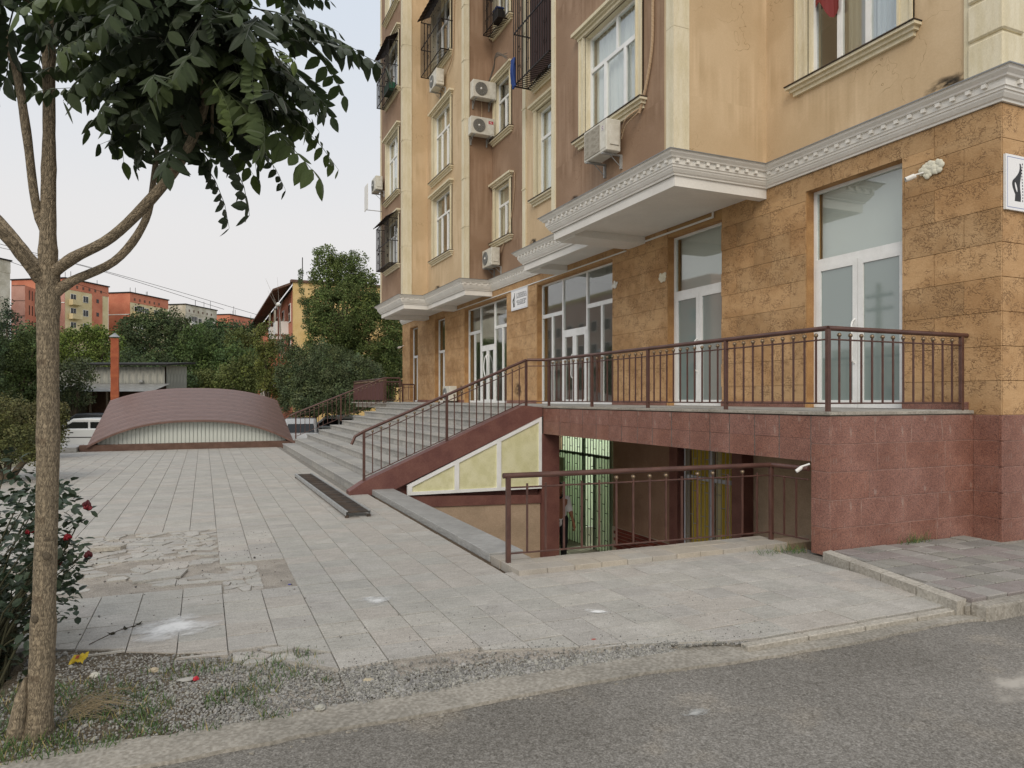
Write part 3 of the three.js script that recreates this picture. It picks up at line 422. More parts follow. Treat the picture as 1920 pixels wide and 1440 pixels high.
{
  const t = thing('terrace_railing', 'brown metal railing with ball-topped bars along the terrace and stair', 'railing');
  const zp = [-12.4, -10.73, -9.04, -7.29, -5.66], k = zp.map(z => (z + 12.4) / (-5.66 + 12.4));
  railRun(t, [XT + .05, FL, -12.4], [XT + .05, FL, -5.66], { posts: k, step: .165 });
  railRun(t, [XT + .05, FL, -5.66], [F - .12, FL, -5.66], { posts: [0, 1], skip0: true, step: .172, post: [[F - .02, FL + RH, -5.66]] });
  railRun(t, [5.8, FL - .0, -12.62], [XT + .05, FL, -12.42], { posts: [], step: .2 });
  railRun(t, [2.62, .21, -12.66], [5.8, FL - .0, -12.66], { posts: [0, .487, 1], step: .165, pre: [[2.4, .88, -12.66], [2.46, 1.02, -12.66]] });
  base(t, XT, 0, -12.4);
  const f = thing('far_stair_railing', 'brown metal railing down the far side of the wide stair', 'railing');
  railRun(f, [2.92, .3, ZE + .1], [6.0, 1.55, ZE + .1], { posts: [0, .5, 1], step: .17, pre: [[2.72, 1.1, ZE + .1]] }); railRun(f, [6.0, FL, ZE + .1], [6.6, FL, ZE + .1], { posts: [1], step: .15 }); base(f, 6, 0, ZE);
  const q = thing('far_terrace_railing', 'brown metal railing round the far end of the terrace', 'railing'); railRun(q, [XT + .05, FL, -25.9], [XT + .05, FL, -31.9], { posts: [0, .25, .5, .75, 1], step: .13 }); railRun(q, [XT + .05, FL, -31.9], [F - .1, FL, -31.9], { posts: [.5, 1], step: .15 }); railRun(q, [7.7, FL, -29.3], [8.2, FL, -29.3], { posts: [0, 1], step: .25, h: .75 }); base(q, XT, FL, -29);
  put(q, 'mesh_panel', bx(-.01, .0, .1, .75, 2.9, -2.8), std({ color: 0x55302a, roughness: .7 }));
  const r = thing('well_railing', 'low brown metal railing guarding the basement well', 'railing');
  railRun(r, [2.79, .05, -6.52], [6.06, .05, -6.38], { h: .87, posts: [0, 1], step: .205, pre: [[2.735, .92, -6.52]], plain: i => [6, 7, 8, 9, 11, 12, 14].includes(i) });
  railRun(r, [6.06, .05, -6.38], [6.1, .05, -5.86], { h: .87, posts: [], step: .2 }); put(r, 'baluster', bx(6.065, 6.082, .13, .8, -6.2, -6.183), M.rail); put(r, 'baluster', bx(6.075, 6.092, .13, .8, -6.03, -6.013), M.rail); base(r, 4.4, .05, -6.45);
}
{ // loose ramp grating lying on the square below the stair
  const t = thing('metal_grating', 'rusty steel boot-scraper grating lying on tiles by the stair', 'grating');
  const a = V(2.14, 0, -15.75), b = V(2.2, 0, -10.15), w = .36, h = .085, L = a.distanceTo(b), d = b.clone().sub(a).normalize(), n = V(d.z, 0, -d.x).multiplyScalar(-1);
  const pt = (s, o, y) => [a.x + d.x * s + n.x * o, y, a.z + d.z * s + n.z * o]; const slab = (s0, s1, o0, o1, y0, y1) => polyhedron([pt(s0, o0, y0), pt(s1, o0, y0), pt(s1, o1, y0), pt(s0, o1, y0), pt(s0, o0, y1), pt(s1, o0, y1), pt(s1, o1, y1), pt(s0, o1, y1)], [[0, 1, 2, 3], [4, 5, 6, 7], [0, 1, 5, 4], [1, 2, 6, 5], [2, 3, 7, 6], [3, 0, 4, 7]]);
  for (const [o0, o1] of [[0, .035], [w - .035, w]]) put(t, 'side_angle', join([slab(0, L, o0, o1, h, h + .01), slab(0, L, o0 ? w - .006 : 0, o0 ? w : .006, h - .05, h)]), M.steel);
  for (let s = .06, i = 0; s < L - .04; s += .075, i++) put(t, 'slat', slab(s, s + .048 + rr(-.006, .006), .036, w - .036, h - .02, h + rr(-.006, .004)), M.rust);
  for (const s of [.05, L - .06]) for (const o of [0, w - .05]) put(t, 'foot', slab(s, s + .05, o, o + .05, .001, h - .05), M.rust);
  base(t, 2.2, 0, -13);
}

// ---------------------------------------------------------------- the apartment building
const XA = 6.62, XM = 7.52, ZA = -9.0, ZA2 = -13.1, ZR = -16.55, ZB = -21.04, ZC = -25.1, ZD = -28.6, ZEND = -32.2, Z0 = -5.27, TOP = 23;
const plan = [[14, Z0], [F, Z0], [F, ZA], [XA, ZA], [XA, ZA2], [XM, ZA2], [XM, ZR], [F, ZR], [F, ZB], [XM, ZB], [XM, ZC], [XA, ZC], [XA, ZD], [F, ZD], [F, ZEND]];
function sweep(path, prof) {                          // moulding with mitred corners along a rectangular plan
  const nrm = path.slice(1).map(([x, z], i) => { const dx = x - path[i][0], dz = z - path[i][1], l = Math.hypot(dx, dz); return [dz / l, -dx / l]; });
  const off = path.map((p, i) => { const a = nrm[Math.max(0, i - 1)], b = nrm[Math.min(nrm.length - 1, i)]; return (a[0] === b[0] && a[1] === b[1]) ? a : [a[0] + b[0], a[1] + b[1]]; });
  const pos = []; for (let i = 0; i < path.length - 1; i++) for (let k = 0; k < prof.length - 1; k++) { const q = (j, m) => [path[j][0] + off[j][0] * prof[m][0], prof[m][1], path[j][1] + off[j][1] * prof[m][0]]; const a = q(i, k), b = q(i + 1, k), c = q(i + 1, k + 1), d = q(i, k + 1); pos.push(...a, ...b, ...c, ...a, ...c, ...d); }
  const g = new THREE.BufferGeometry(); g.setAttribute('position', new THREE.Float32BufferAttribute(pos, 3)); g.computeVertexNormals(); return muv(g);
}
const B = thing('apartment_building', 'beige and brown apartment block with projecting bays above a rendered ground floor', 'building');
const C0 = 5.12, C1 = 5.45;                           // cornice
{
  const prof = [[.0, C0], [.03, C0], [.035, C0 + .025], [.055, C0 + .035], [.085, C0 + .075], [.09, C0 + .095], [.105, C0 + .1], [.11, C0 + .13], [.125, C0 + .135], [.13, C0 + .215], [.165, C0 + .22], [.175, C0 + .24], [.215, C0 + .275], [.225, C0 + .3], [.24, C0 + .302], [.24, C0 + .315], [0, C0 + .33]];
  put(B, 'cornice', sweep(plan, prof), M.cornice);
  put(B, 'flashing', sweep(plan, [[.25, C0 + .306], [.252, C0 + .32], [.0, C0 + .345]]), M.flashing);
  // dentils
  const dent = (x, z, nx, nz) => put(B, 'dentil', nx ? bx(x - .165, x - .13, C0 + .165, C0 + .212, z - .028, z + .028) : bx(x - .028, x + .028, C0 + .165, C0 + .212, z + .13, z + .165), M.cornice);
  const runX = (X, a, b) => { for (let z = a - .1; z > b; z -= .19) dent(X, z, 1, 0); }, runZ = (Z, a, b) => { for (let x = a; x < b; x += .19) dent(x, Z, 0, 1); };
  runX(F, Z0, ZA + .1); runX(XA, ZA + .1, ZA2); runX(XM, ZA2 - .1, ZR - .1); runX(F, ZR - .3, ZB); runX(XM, ZB + .1, ZC); runX(XA, ZC + .1, ZD - .1); runZ(ZA, XA - .05, F - .2); runZ(ZB, XM - .05, F - .2); runZ(ZC, XA - .05, XM - .2); runZ(Z0, F + .1, 10.5);
  // fascias and soffits of the bays
  const bay = (x0, za, zb, xi = F) => { put(B, 'bay_fascia', join([bx(x0 + .01, x0 + .16, 4.96, C0 - .001, za, zb), bx(x0 + .16, xi, 4.96, C0 - .001, za - .0, za - .16), bx(x0 + .16, xi, 4.93, C0 - .001, zb + .62, zb)]), M.soffit); put(B, 'bay_soffit', bx(x0 + .161, xi - .0, C0 - .05, C0 + .1, za - .161, zb + .621), M.soffit); };
  bay(XA, ZA, ZA2); bay(XM, ZA2 - .01, ZR); bay(XM, ZB, ZC + .01); bay(XA, ZC, ZD);
}
// upper walls; openings are window holes [zNear, zFar, y0, y1]
const win = [];
const wallX = (X, a, b, mat, holes = []) => { put(B, 'upper_wall', extrude([[-a, C1], [-b, C1], [-b, TOP], [-a, TOP]], .25, mX(X), holes.map(([za, zb, y0, y1]) => [[-za, y0], [-zb, y0], [-zb, y1], [-za, y1]])), mat); };
const wallZ = (Z, x0, x1, mat) => put(B, 'upper_wall', bx(x0, x1, C1, TOP, Z, Z - .25), mat);
const H1 = [6.6, 8.75], H2 = [9.4, 11.7], H3 = [13.2, 15.3], H4 = [16.5, 18.6];
const col = (a, b, hs) => hs.map(h => [a, b, ...h]);
const wW0 = [[-6.6, -8.12, 6.55, 8.75]], wA = [[-10.02, -11.75, 6.62, 8.5]], wA2 = col(-14.75, -15.75, [H1, H2]), wR = [[-19.6, -20.75, 6.62, 8.3], [-19.6, -20.75, 9.85, 11.6], [-19.6, -20.75, 13.2, 15.2]], wB = col(-22.4, -24.3, [H1, H2, H3]), wC = col(-25.75, -27.6, [[6.7, 8.5], H2, H3, H4]);
wallX(F + .0, Z0 - .001, ZA, M.yellow, wW0); wallX(XA, ZA - .25, ZA2, M.taupe, wA); wallX(XM, ZA2 - .251, ZR, M.yellow, wA2); wallX(F, ZR - .25, ZB, M.taupe, wR); wallX(XM, ZB - .251, ZC, M.yellow, wB); wallX(XA, ZC - .251, ZD, M.taupe, wC); wallX(F, ZD, ZEND, M.taupe);
wallZ(ZA, XA, F + .25, M.yellow); wallZ(ZB, XM, F + .25, M.taupe); wallZ(ZC, XA, XM + .25, M.yellow); wallZ(Z0, F + .25, 14, M.yellow);
put(B, 'upper_wall', bx(XA + .251, XM + .1, C1, TOP, ZA2 + .25, ZA2 + .001), M.taupe); put(B, 'upper_wall', bx(XM + .251, F + .24, C1, TOP, ZR + .25, ZR + .001), M.yellow); put(B, 'upper_wall', bx(XA + .251, F - .001, C1, TOP, ZD + .25, ZD + .001), M.taupe);
put(B, 'end_wall', bx(F + .3, 14, 0, TOP, ZEND, ZEND - .2), M.yellow); put(B, 'back_wall', bx(14, 14.2, -.4, TOP, Z0, ZEND - .2), M.yellow); put(B, 'roof', bx(XA - .2, 14.3, TOP, TOP + .2, Z0 + .1, ZEND - .3), M.concrete);
for (const y of [C1 - .22, 8.95, 12.3, 15.8]) put(B, 'floor_slab', join([bx(F + .26, 13.99, y, y + .2, Z0 - .26, ZEND + .01), bx(XA + .26, F + .259, y, y + .2, ZA - .26, ZA2 + .26), bx(XM + .26, F + .259, y, y + .2, ZA2 - .27, ZR + .26), bx(XM + .26, F + .259, y, y + .2, ZB - .26, ZC - .26), bx(XA + .26, F + .259, y, y + .2, ZC - .27, ZD + .27)]), M.room);
put(B, 'partition', bx(11.2, 11.3, C1, TOP, Z0 - .26, ZEND), M.room);
// corner strips of cream board, in lengths
const strip = (x, z, side, w1 = .17, w2 = .2) => { let y = C1 + .02; while (y < TOP) { const h = Math.min(rr(1.5, 2.1), TOP - y); const far = side < 0; put(B, 'corner_board', far ? join([bx(x - .035, x, y, y + h - .006, z + w1, z - .03)]) : join([bx(x - .035, x, y, y + h - .006, z + .035, z - w1), bx(x, x + w2, y, y + h - .006, z, z + .035)]), M.trim); if (z < -16) put(B, 'board_joint', far ? bx(x - .05, x, y + h - .03, y + h, z + w1 + .01, z - .04) : bx(x - .05, x + .02, y + h - .03, y + h, z + .05, z - w1 - .01), M.trim); y += h; } };
strip(XA, ZA, 1, .16, .26); strip(XA, ZA2, -1, .12); strip(XM, ZR, -1, .16); strip(XM, ZB, 1, .2, .14); strip(XA, ZC, 1, .22, .3); strip(XA, ZD, -1, .08);
// quoin pilaster at the near corner
put(B, 'quoin_back', bx(F - .03, F + .4, C1, TOP, Z0 + .03, Z0 - .42), M.trim);
for (let i = 0; i < 12; i++) { const y = C1 + .03 + i * .46; put(B, 'quoin', bx(F - .065, F + .33, y, y + .425, Z0 + .065, Z0 - .36, .02), M.trim); }
// a window facing -x: frame with panes, moulded surround and curtain
function windowX(X, [za, zb, y0, y1], o = {}) {
  const Y = k => y0 + (y1 - y0) * k, Z = k => za + (zb - za) * k, fx0 = X + .1, fx1 = X + .16, w = .05, yt = Y(o.t ?? .68), bars = [bx(fx0, fx1, y0, y0 + w, za, zb), bx(fx0, fx1, y1 - w, y1, za, zb), bx(fx0, fx1, y0 + w, y1 - w, za, za - w), bx(fx0, fx1, y0 + w, y1 - w, zb + w, zb), bx(fx0, fx1, yt - .035, yt + .035, za - w, zb + w)];
  const lowM = o.low ?? [.5], upM = o.up ?? [.5]; for (const k of lowM) bars.push(bx(fx0 - .004, fx1, y0 + w, yt - .035, Z(k) + .04, Z(k) - .04)); for (const k of upM) bars.push(bx(fx0, fx1, yt + .035, y1 - w, Z(k) + .03, Z(k) - .03));
  const m = put(B, 'window', join(bars), M.pvc);
  const panes = (ks, a, b) => { const e = [0, ...ks, 1]; for (let i = 0; i < e.length - 1; i++) put(m, 'pane', bx(fx0 + .025, fx0 + .032, a, b, Z(e[i]) - .03, Z(e[i + 1]) + .03), M.glass); }; panes(lowM, y0 + .03, yt - .02); panes(upM, yt + .02, y1 - .03);
  if (o.sash !== undefined) put(m, 'sash', (() => { const e = [0, ...lowM, 1], a = Z(e[o.sash]) - .03, b = Z(e[o.sash + 1]) + .03; return join([bx(fx0 - .03, fx0 - .002, y0 + .03, yt - .03, a, a - .05), bx(fx0 - .03, fx0 - .002, y0 + .03, yt - .03, b + .05, b), bx(fx0 - .03, fx0 - .002, y0 + .03, y0 + .08, a - .05, b + .05), bx(fx0 - .03, fx0 - .002, yt - .08, yt - .03, a - .05, b + .05)]); })(), M.pvc);
  // surround
  const j = o.jamb ?? .17; put(m, 'jamb', join([bx(X - .03, X + .0, y0 - .02, y1 + .02, za + j, za + .02), bx(X - .05, X, y0 - .02, y1 + .02, za + j, za + j - .04), bx(X - .05, X, y0 - .02, y1 + .02, za + .05, za + .015)]), M.trim); put(m, 'jamb', join([bx(X - .03, X + .0, y0 - .02, y1 + .02, zb - .02, zb - j), bx(X - .05, X, y0 - .02, y1 + .02, zb - j + .04, zb - j), bx(X - .05, X, y0 - .02, y1 + .02, zb - .015, zb - .05)]), M.trim);
  put(m, 'reveal', join([bx(X + .0, X + .1, y0, y1, za - .004, za + .015), bx(X, X + .1, y0, y1, zb - .015, zb + .004), bx(X, X + .1, y1 - .004, y1 + .015, za, zb)]), M.trim);
  if (o.head !== 0) put(m, 'head_moulding', join([bx(X - .06, X, y1 + .021, y1 + .08, za + j + .03, zb - j - .03), bx(X - .1, X, y1 + .08, y1 + .12, za + j + .07, zb - j - .07), bx(X - .15, X, y1 + .12, y1 + .18, za + j + .12, zb - j - .12)]), M.trim);
  put(m, 'sill', join([bx(X - .05, X + .1, y0 - .17, y0 - .11, za + j + .02, zb - j - .02), bx(X - .09, X + .1, y0 - .11, y0 - .06, za + j + .06, zb - j - .06), bx(X - .14, X + .1, y0 - .06, y0 - .021, za + j + .1, zb - j - .1)]), M.trim); put(m, 'sill_flashing', bx(X - .16, X + .1, y0 - .018, y0 - .004, za + j + .11, zb - j - .11), M.rust);
  if (o.curtain !== undefined) { const n = 46, g = [], p = []; for (let i = 0; i <= n; i++) { const k = i / n; p.push([X + .24 + Math.sin(i * 1.7 + Math.sin(i * .6)) * .022, Z((o.c0 ?? .02) + ((o.c1 ?? .98) - (o.c0 ?? .02)) * k)]); } for (let i = 0; i < n; i++) g.push(polyhedron([[p[i][0], y0, p[i][1]], [p[i + 1][0], y0, p[i + 1][1]], [p[i + 1][0], y1, p[i + 1][1]], [p[i][0], y1, p[i][1]]], [[0, 1, 2, 3]])); put(m, 'curtain', join(g), M.curtain[o.curtain]); }
  return m;
}
{
  const w0 = windowX(F, wW0[0], { t: .97, low: [.36, .68], up: [.5], curtain: 3, c0: .42, c1: .78, jamb: .24 });
  const g = []; for (let i = 0; i < 20; i++) { const z = -6.65 - i * .025, q = x => F + .22 + Math.sin(x * 2.1) * .02; g.push(polyhedron([[q(i), 6.55, z], [q(i + 1), 6.55, z - .025], [q(i + 1), 8.7, z - .025], [q(i), 8.7, z]], [[0, 1, 2, 3]])); } put(w0, 'net_curtain', join(g), M.curtain[1]);
  // red cloth pulled aside in the open casement
  const cl = []; for (let i = 0; i < 8; i++) { const a = i / 8, b = (i + 1) / 8, f = k => [[F + .05 + Math.sin(k * 9) * .03, 8.3 - k * .25, -8.05 + k * .42], [F + .04 + Math.cos(k * 8) * .03, 7.62 - k * .3 + .1 * Math.sin(k * 7), -8.05 + k * .46]]; const [p, q] = f(a), [r, s] = f(b); cl.push(polyhedron([p, q, s, r], [[0, 1, 2, 3]])); }
  tag(put(w0, 'red_curtain', join(cl), plain(0x7c2a28, .7)), 'dark red satin curtain pulled out through the casement');
  windowX(XA, wA[0], { t: .66, low: [.3, .68], up: [.45], curtain: 0, jamb: .2, sash: 0 });
  wA2.forEach((h, i) => windowX(XM, h, { t: .68, low: [], up: [], curtain: 0, jamb: .14 }));
  wR.forEach((h, i) => windowX(F, h, { t: .66, low: [.5], up: [], curtain: i === 1 ? undefined : 2, jamb: .15 }));
  wB.forEach((h, i) => windowX(XM, h, { t: .68, low: [.35, .68], up: [.5], curtain: i === 1 ? 2 : undefined, jamb: .15 }));
  wC.forEach((h, i) => windowX(XA, h, { t: .68, low: [.35, .68], up: [.5], curtain: i === 1 ? 0 : undefined, jamb: .13 }));
}
// ---------------------------------------------------------------- ground floor: render blocks between the shopfronts
const fronts = [[-6.54, -8.18, 4.87], [-10.11, -11.72, 4.9], [-13.78, -17.75, 4.84], [-19.87, -23.7, 4.84], [-25.9, -27.2, 4.84], [-29.65, -30.95, 4.84]];
{
  put(B, 'base_wall', extrude([[-Z0 + .021, 1.345], [-ZEND, 1.345], [-ZEND, C0], [-Z0 + .021, C0]], .3, mX(F + .023), fronts.map(([a, b, t]) => [[-a, FL - .01], [-b, FL - .01], [-b, t], [-a, t]])), M.stuccoBack); put(B, 'base_wall', bx(F + .023, F + .3, -.4, 1.344, Z0 - .021, -7.0), M.stuccoBack);
  put(B, 'base_wall', bx(F + .32, 14, -.4, C0, Z0 - .02, Z0 - .3), M.stuccoBack);
  const cut = (a, b, y0, y1) => { let L = [[a, b]]; for (const [fa, fb, t] of fronts) if (y0 < t - .02 && y1 > FL + .02) L = L.flatMap(([p, q]) => q > fa || p < fb ? [[p, q]] : [[p, Math.max(fa, q)], [Math.min(fb, p), q]].filter(([u, v]) => u - v > .03 && !(u <= fa && v >= fb && u - v < .03) && !(u <= fa + 1e-6 && v >= fb - 1e-6))); return L; };
  const rows = []; for (let i = 0; i < 9; i++) rows.push([1.5 + i * .402, 1.5 + (i + 1) * .402]);
  rows.forEach(([y0, y1], r) => {
    const parts = r === 8 ? [[y0, 4.86], [4.86, y1]] : [[y0, y1]];
    for (const [p0, p1] of parts) {
      let z = Z0, n = 0; while (z > ZEND) { const w = n++ ? .8 : (r % 2 ? .44 : .82); const e = Math.max(z - w, ZEND); for (const [a, b] of cut(z, e, p0, p1)) { const lo = p0 === y0 ? .0028 : 0; put(B, 'render_block', bx(F + rr(0, .003), F + .022, p0 + lo, p1 - (p1 === y1 ? .0028 : 0), a - (a === z ? .0028 : .0005), b + (b === e ? .0028 : .0005)), M.stucco[a > -9 && rnd() < .7 ? 3 + Math.floor(rnd() * 2) : Math.floor(rnd() * 3)]); } z = e; }
    }
    let x = F + .022, n = 0; while (x < 11.5) { const w = n++ ? .8 : (r % 2 ? .4 : .78); put(B, 'render_block', bx(x + .004, x + w - .004, y0 + .004, y1 - .004, Z0 - .02, Z0 + rr(-.002, .001)), M.stucco[Math.floor(rnd() * 3)]); x += w; }
  });
  put(B, 'plinth_back', bx(F - .016, F + .021, 0, 1.5, Z0 - .021, -5.58), M.paleGrout); put(B, 'plinth_back', bx(F + .022, 12, 0, 1.5, Z0 - .02, Z0 + .016), M.paleGrout);
  // granite plinth at the near corner
  for (let r = 0; r < 5; r++) { const y0 = r * .3; put(B, 'granite_tile', bx(F - .02, F + .02, y0 + .004, y0 + .296, Z0 - .0215, -5.578, .003), pick(M.granite)); let x = F - .025; let n = 0; while (x < 11.5) { const w = [.6, .7, .55][(r + n++) % 3]; put(B, 'granite_tile', bx(x + .004, x + w - .004, y0 + .004, y0 + .296, Z0 - .02, Z0 + .02, .003), pick(M.granite)); x += w; } }
  // low granite skirting along the terrace
  for (const [a, b] of [[-5.64, -6.54], [-8.18, -10.11], [-11.72, -13.78], [-17.75, -19.87], [-23.7, -25.9], [-27.2, -29.65]]) put(B, 'skirting', bx(F - .018, F - .001, FL + .008, FL + .1, a - .01, b + .01), M.granite[1]);
  // reveals
  for (const [a, b, t] of fronts) put(B, 'reveal', join([bx(F + .023, F + .16, FL, t, b + .012, b), bx(F + .023, F + .16, FL, t, a, a - .012), bx(F + .023, F + .16, t - .012, t, a - .012, b + .012)]), M.reveal);
  // rooms behind the glass
  for (const [a, b, t] of fronts.slice(0, 2)) put(B, 'added_backing', bx(F + .33, F + .34, FL, t, a - .02, b + .02), plain(0xdcdfdb, .9));  // unseen pale sheets added behind the door glass to brighten it
  put(B, 'shop_floor', bx(F + .32, 13.99, FL - .2, FL - .005, Z0 - .3, ZEND), M.roomFloor); put(B, 'shop_wall', bx(11.8, 11.9, FL, C0 + .1, Z0 - .3, ZEND), M.room);
  for (const z of [-8.9, -12.7, -18.8, -24.8, -28.4]) put(B, 'shop_wall', bx(F + .33, 11.8, FL, C0 + .1, z, z - .1), M.room);
  // cable trunking under the cornice
  put(B, 'cable_trunking', join([bx(F - .03, F - .001, 4.955, 4.985, -10.3, -12.62), bx(F - .03, F - .001, 4.985, 5.14, -10.3, -10.33), bx(F - .03, F - .001, 4.9, 4.925, -13.2, -16.6), bx(F - .03, F - .001, 4.9, 4.925, -16.6, -24.9)]), M.white);
}
function shopfront([za, zb, top], layout, name = 'shopfront') {     // layout: cells across [fraction start, end, transom height, kind]
  const X = F + .16, x1 = X + .06, W = .055, f0 = FL + .01, m = put(B, name, join([bx(X, x1, top - W, top - .012, za - .012, zb + .012), bx(X, x1, f0, top - W, za - .012, za - W - .012), bx(X, x1, f0, top - W, zb + W + .012, zb + .012)]), M.pvc);
  const Z = k => za + (zb - za) * k;
  for (const [k0, k1, tr, kind] of layout) {
    const a = Z(k0) - (k0 ? .03 : .065), b = Z(k1) + (k1 < 1 ? .03 : .065); const bars = [bx(X - .002, x1, tr - .05, tr + .05, a, b)];
    if (k1 < 1) put(m, 'mullion', bx(X - .008, x1 + .002, f0, top - W, Z(k1) + .032, Z(k1) - .032), M.pvc);
    put(m, 'pane', bx(X + .02, X + .026, tr + .05, top - W, a, b), M.glass);
    if (kind === 'doors') { const c = (a + b) / 2; for (const [p, q] of [[a - .004, c + .004], [c - .004, b + .004]]) { const d = .085; const leaf = put(m, 'door_leaf', join([bx(X - .012, x1 - .01, f0, tr - .052, p, p - d), bx(X - .012, x1 - .01, f0, tr - .052, q + d, q), bx(X - .012, x1 - .01, tr - .052 - d, tr - .052, p - d, q + d), bx(X - .012, x1 - .01, f0, f0 + .11, p - d, q + d)]), M.pvc); put(leaf, 'pane', bx(X + .01, X + .016, f0 + .1, tr - .13, p - d + .01, q + d - .01), layout.film ? M.film : M.glass); }
      if (layout.handle === 'bow') for (const s of [-1, 1]) put(m, 'handle', tube(curve([[X - .012, 2.35, c + s * .05], [X - .06, 2.42, c + s * .06], [X - .075, 2.75, c + s * .17], [X - .06, 3.08, c + s * .06], [X - .012, 3.15, c + s * .05]], 18), .016, 8), M.pvc);
      else put(m, 'handle', tube(curve([[X - .012, 2.2, c - .05], [X - .07, 2.25, c - .05], [X - .085, 2.5, c - .03], [X - .07, 2.78, c - .05], [X - .012, 2.84, c - .05]], 14), .013, 8), M.pvc);
      for (const y of [1.95, 3.3]) put(m, 'hinge', bx(X - .03, X - .01, y, y + .09, a + .01, a - .02), M.pvc);
    } else if (kind === 'side') { const c = (a + b) / 2; bars.push(bx(X, x1, f0, f0 + .07, a, b), bx(X - .001, x1, f0 + .07, tr - .05, c + .04, c - .04)); put(m, 'pane', bx(X + .02, X + .026, f0 + .06, tr - .05, a, c + .03), M.glass); put(m, 'pane', bx(X + .02, X + .026, f0 + .06, tr - .05, c - .03, b), M.glass); }
    put(m, 'transom', join(bars), M.pvc);
  }
  return m;
}
const L1 = [[0, 1, 3.76, 'doors']]; L1.film = true; const L3 = [[0, .36, 3.95, 'side'], [.36, .68, 3.42, 'doors'], [.68, 1, 3.95, 'side']]; const L4 = [[0, .35, 3.98, 'side'], [.35, .68, 3.42, 'doors'], [.68, 1, 3.98, 'side']]; L4.handle = 'bow'; const L5 = [[0, 1, 3.55, 'side']];
shopfront(fronts[0], L1); shopfront(fronts[1], L1); shopfront(fronts[2], L3); shopfront(fronts[3], L4); shopfront(fronts[4], L5); shopfront(fronts[5], L5);
{ // soot and damp marks on the render
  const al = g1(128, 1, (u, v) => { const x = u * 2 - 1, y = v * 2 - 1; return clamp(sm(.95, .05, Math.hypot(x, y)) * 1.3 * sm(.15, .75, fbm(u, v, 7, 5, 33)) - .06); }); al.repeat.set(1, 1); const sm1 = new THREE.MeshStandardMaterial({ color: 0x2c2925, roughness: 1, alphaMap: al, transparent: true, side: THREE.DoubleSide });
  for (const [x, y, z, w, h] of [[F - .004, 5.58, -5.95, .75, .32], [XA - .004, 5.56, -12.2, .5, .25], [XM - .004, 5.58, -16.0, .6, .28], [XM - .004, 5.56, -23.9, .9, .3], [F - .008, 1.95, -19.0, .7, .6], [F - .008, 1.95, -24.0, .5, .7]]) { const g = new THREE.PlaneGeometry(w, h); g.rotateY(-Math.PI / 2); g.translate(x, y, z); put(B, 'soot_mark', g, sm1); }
}
base(B, F, 0, -18);
// ---------------------------------------------------------------- things fixed to the facade
function textPlate(w, h, px, draw) { const c = document.createElement('canvas'); c.width = px; c.height = Math.round(px * h / w); const q = c.getContext('2d'); draw(q, c.width, c.height); const t = new THREE.CanvasTexture(c); t.colorSpace = THREE.SRGBColorSpace; return std({ map: t, roughness: .45 }); }
const figure = (q, x, y, s) => { q.fillStyle = '#151515'; q.beginPath(); q.moveTo(x + .30 * s, y); q.bezierCurveTo(x + .36 * s, y + .2 * s, x + .22 * s, y + .32 * s, x + .1 * s, y + .42 * s); q.bezierCurveTo(x - .08 * s, y + .52 * s, x - .03 * s, y + .66 * s, x + .12 * s, y + .86 * s); q.lineTo(x + .1 * s, y + 1.05 * s); q.lineTo(x + .36 * s, y + 1.05 * s); q.bezierCurveTo(x + .4 * s, y + .8 * s, x + .3 * s, y + .7 * s, x + .34 * s, y + .5 * s); q.bezierCurveTo(x + .38 * s, y + .3 * s, x + .42 * s, y + .2 * s, x + .36 * s, y); q.fill(); q.fillStyle = '#f4f4f4'; q.beginPath(); q.ellipse(x + .16 * s, y + .66 * s, .035 * s, .14 * s, -.35, 0, 7); q.fill(); q.strokeStyle = '#151515'; q.lineWidth = .035 * s; q.setLineDash([.05 * s, .035 * s]); q.beginPath(); q.moveTo(x + .44 * s, y - .02 * s); q.bezierCurveTo(x + .34 * s, y + .35 * s, x + .5 * s, y + .6 * s, x + .44 * s, y + 1.08 * s); q.stroke(); q.setLineDash([]); };
const plate = (q, W, H) => { q.fillStyle = '#f1f1f2'; q.fillRect(0, 0, W, H); q.strokeStyle = '#8a93b5'; q.lineWidth = W * .006; q.strokeRect(W * .02, W * .02, W * .96, H - W * .04); };
{
  const t = thing('clinic_sign', 'white clinic sign with black back figure between two shopfronts', 'sign'); const z0 = -18.3, z1 = -19.45, y0 = 4.3, y1 = 4.89;
  const m = textPlate(z0 - z1, y1 - y0, 512, (q, W, H) => { plate(q, W, H); figure(q, W * .1, H * .14, H * .66); q.fillStyle = '#191c28'; q.font = `bold ${H * .34}px serif`; q.textBaseline = 'middle'; q.fillText('КЛИНИКА', W * .34, H * .32, W * .62); q.fillText('“НАБИЕВ”', W * .34, H * .66, W * .6); });
  put(t, 'board', bx(F - .03, F - .004, y0, y1, z0, z1), M.white); const g = new THREE.PlaneGeometry(z0 - z1, y1 - y0); g.rotateY(-Math.PI / 2); g.translate(F - .0325, (y0 + y1) / 2, (z0 + z1) / 2); put(t, 'print', g, m); base(t, F, y0, -18.9);
  const s = thing('corner_sign', 'white sign with black back figure on the corner side wall', 'sign'); const x0 = F + .03, w = 1.5, a = 3.88, b = 4.52;
  const m2 = textPlate(w, b - a, 512, (q, W, H) => { plate(q, W, H); figure(q, W * .08, H * .14, H * .66); q.fillStyle = '#191c28'; q.font = `bold ${H * .26}px serif`; q.textBaseline = 'middle'; q.fillText('КЛИНИКА', W * .33, H * .32, W * .62); q.fillText('“НАБИЕВ”', W * .33, H * .66, W * .6); });
  put(s, 'board', bx(x0, x0 + w, a, b, Z0 + .004, Z0 + .03), M.white); const g2 = new THREE.PlaneGeometry(w, b - a); g2.translate(x0 + w / 2, (a + b) / 2, Z0 + .0325); put(s, 'print', g2, m2); base(s, x0, a, Z0);
}
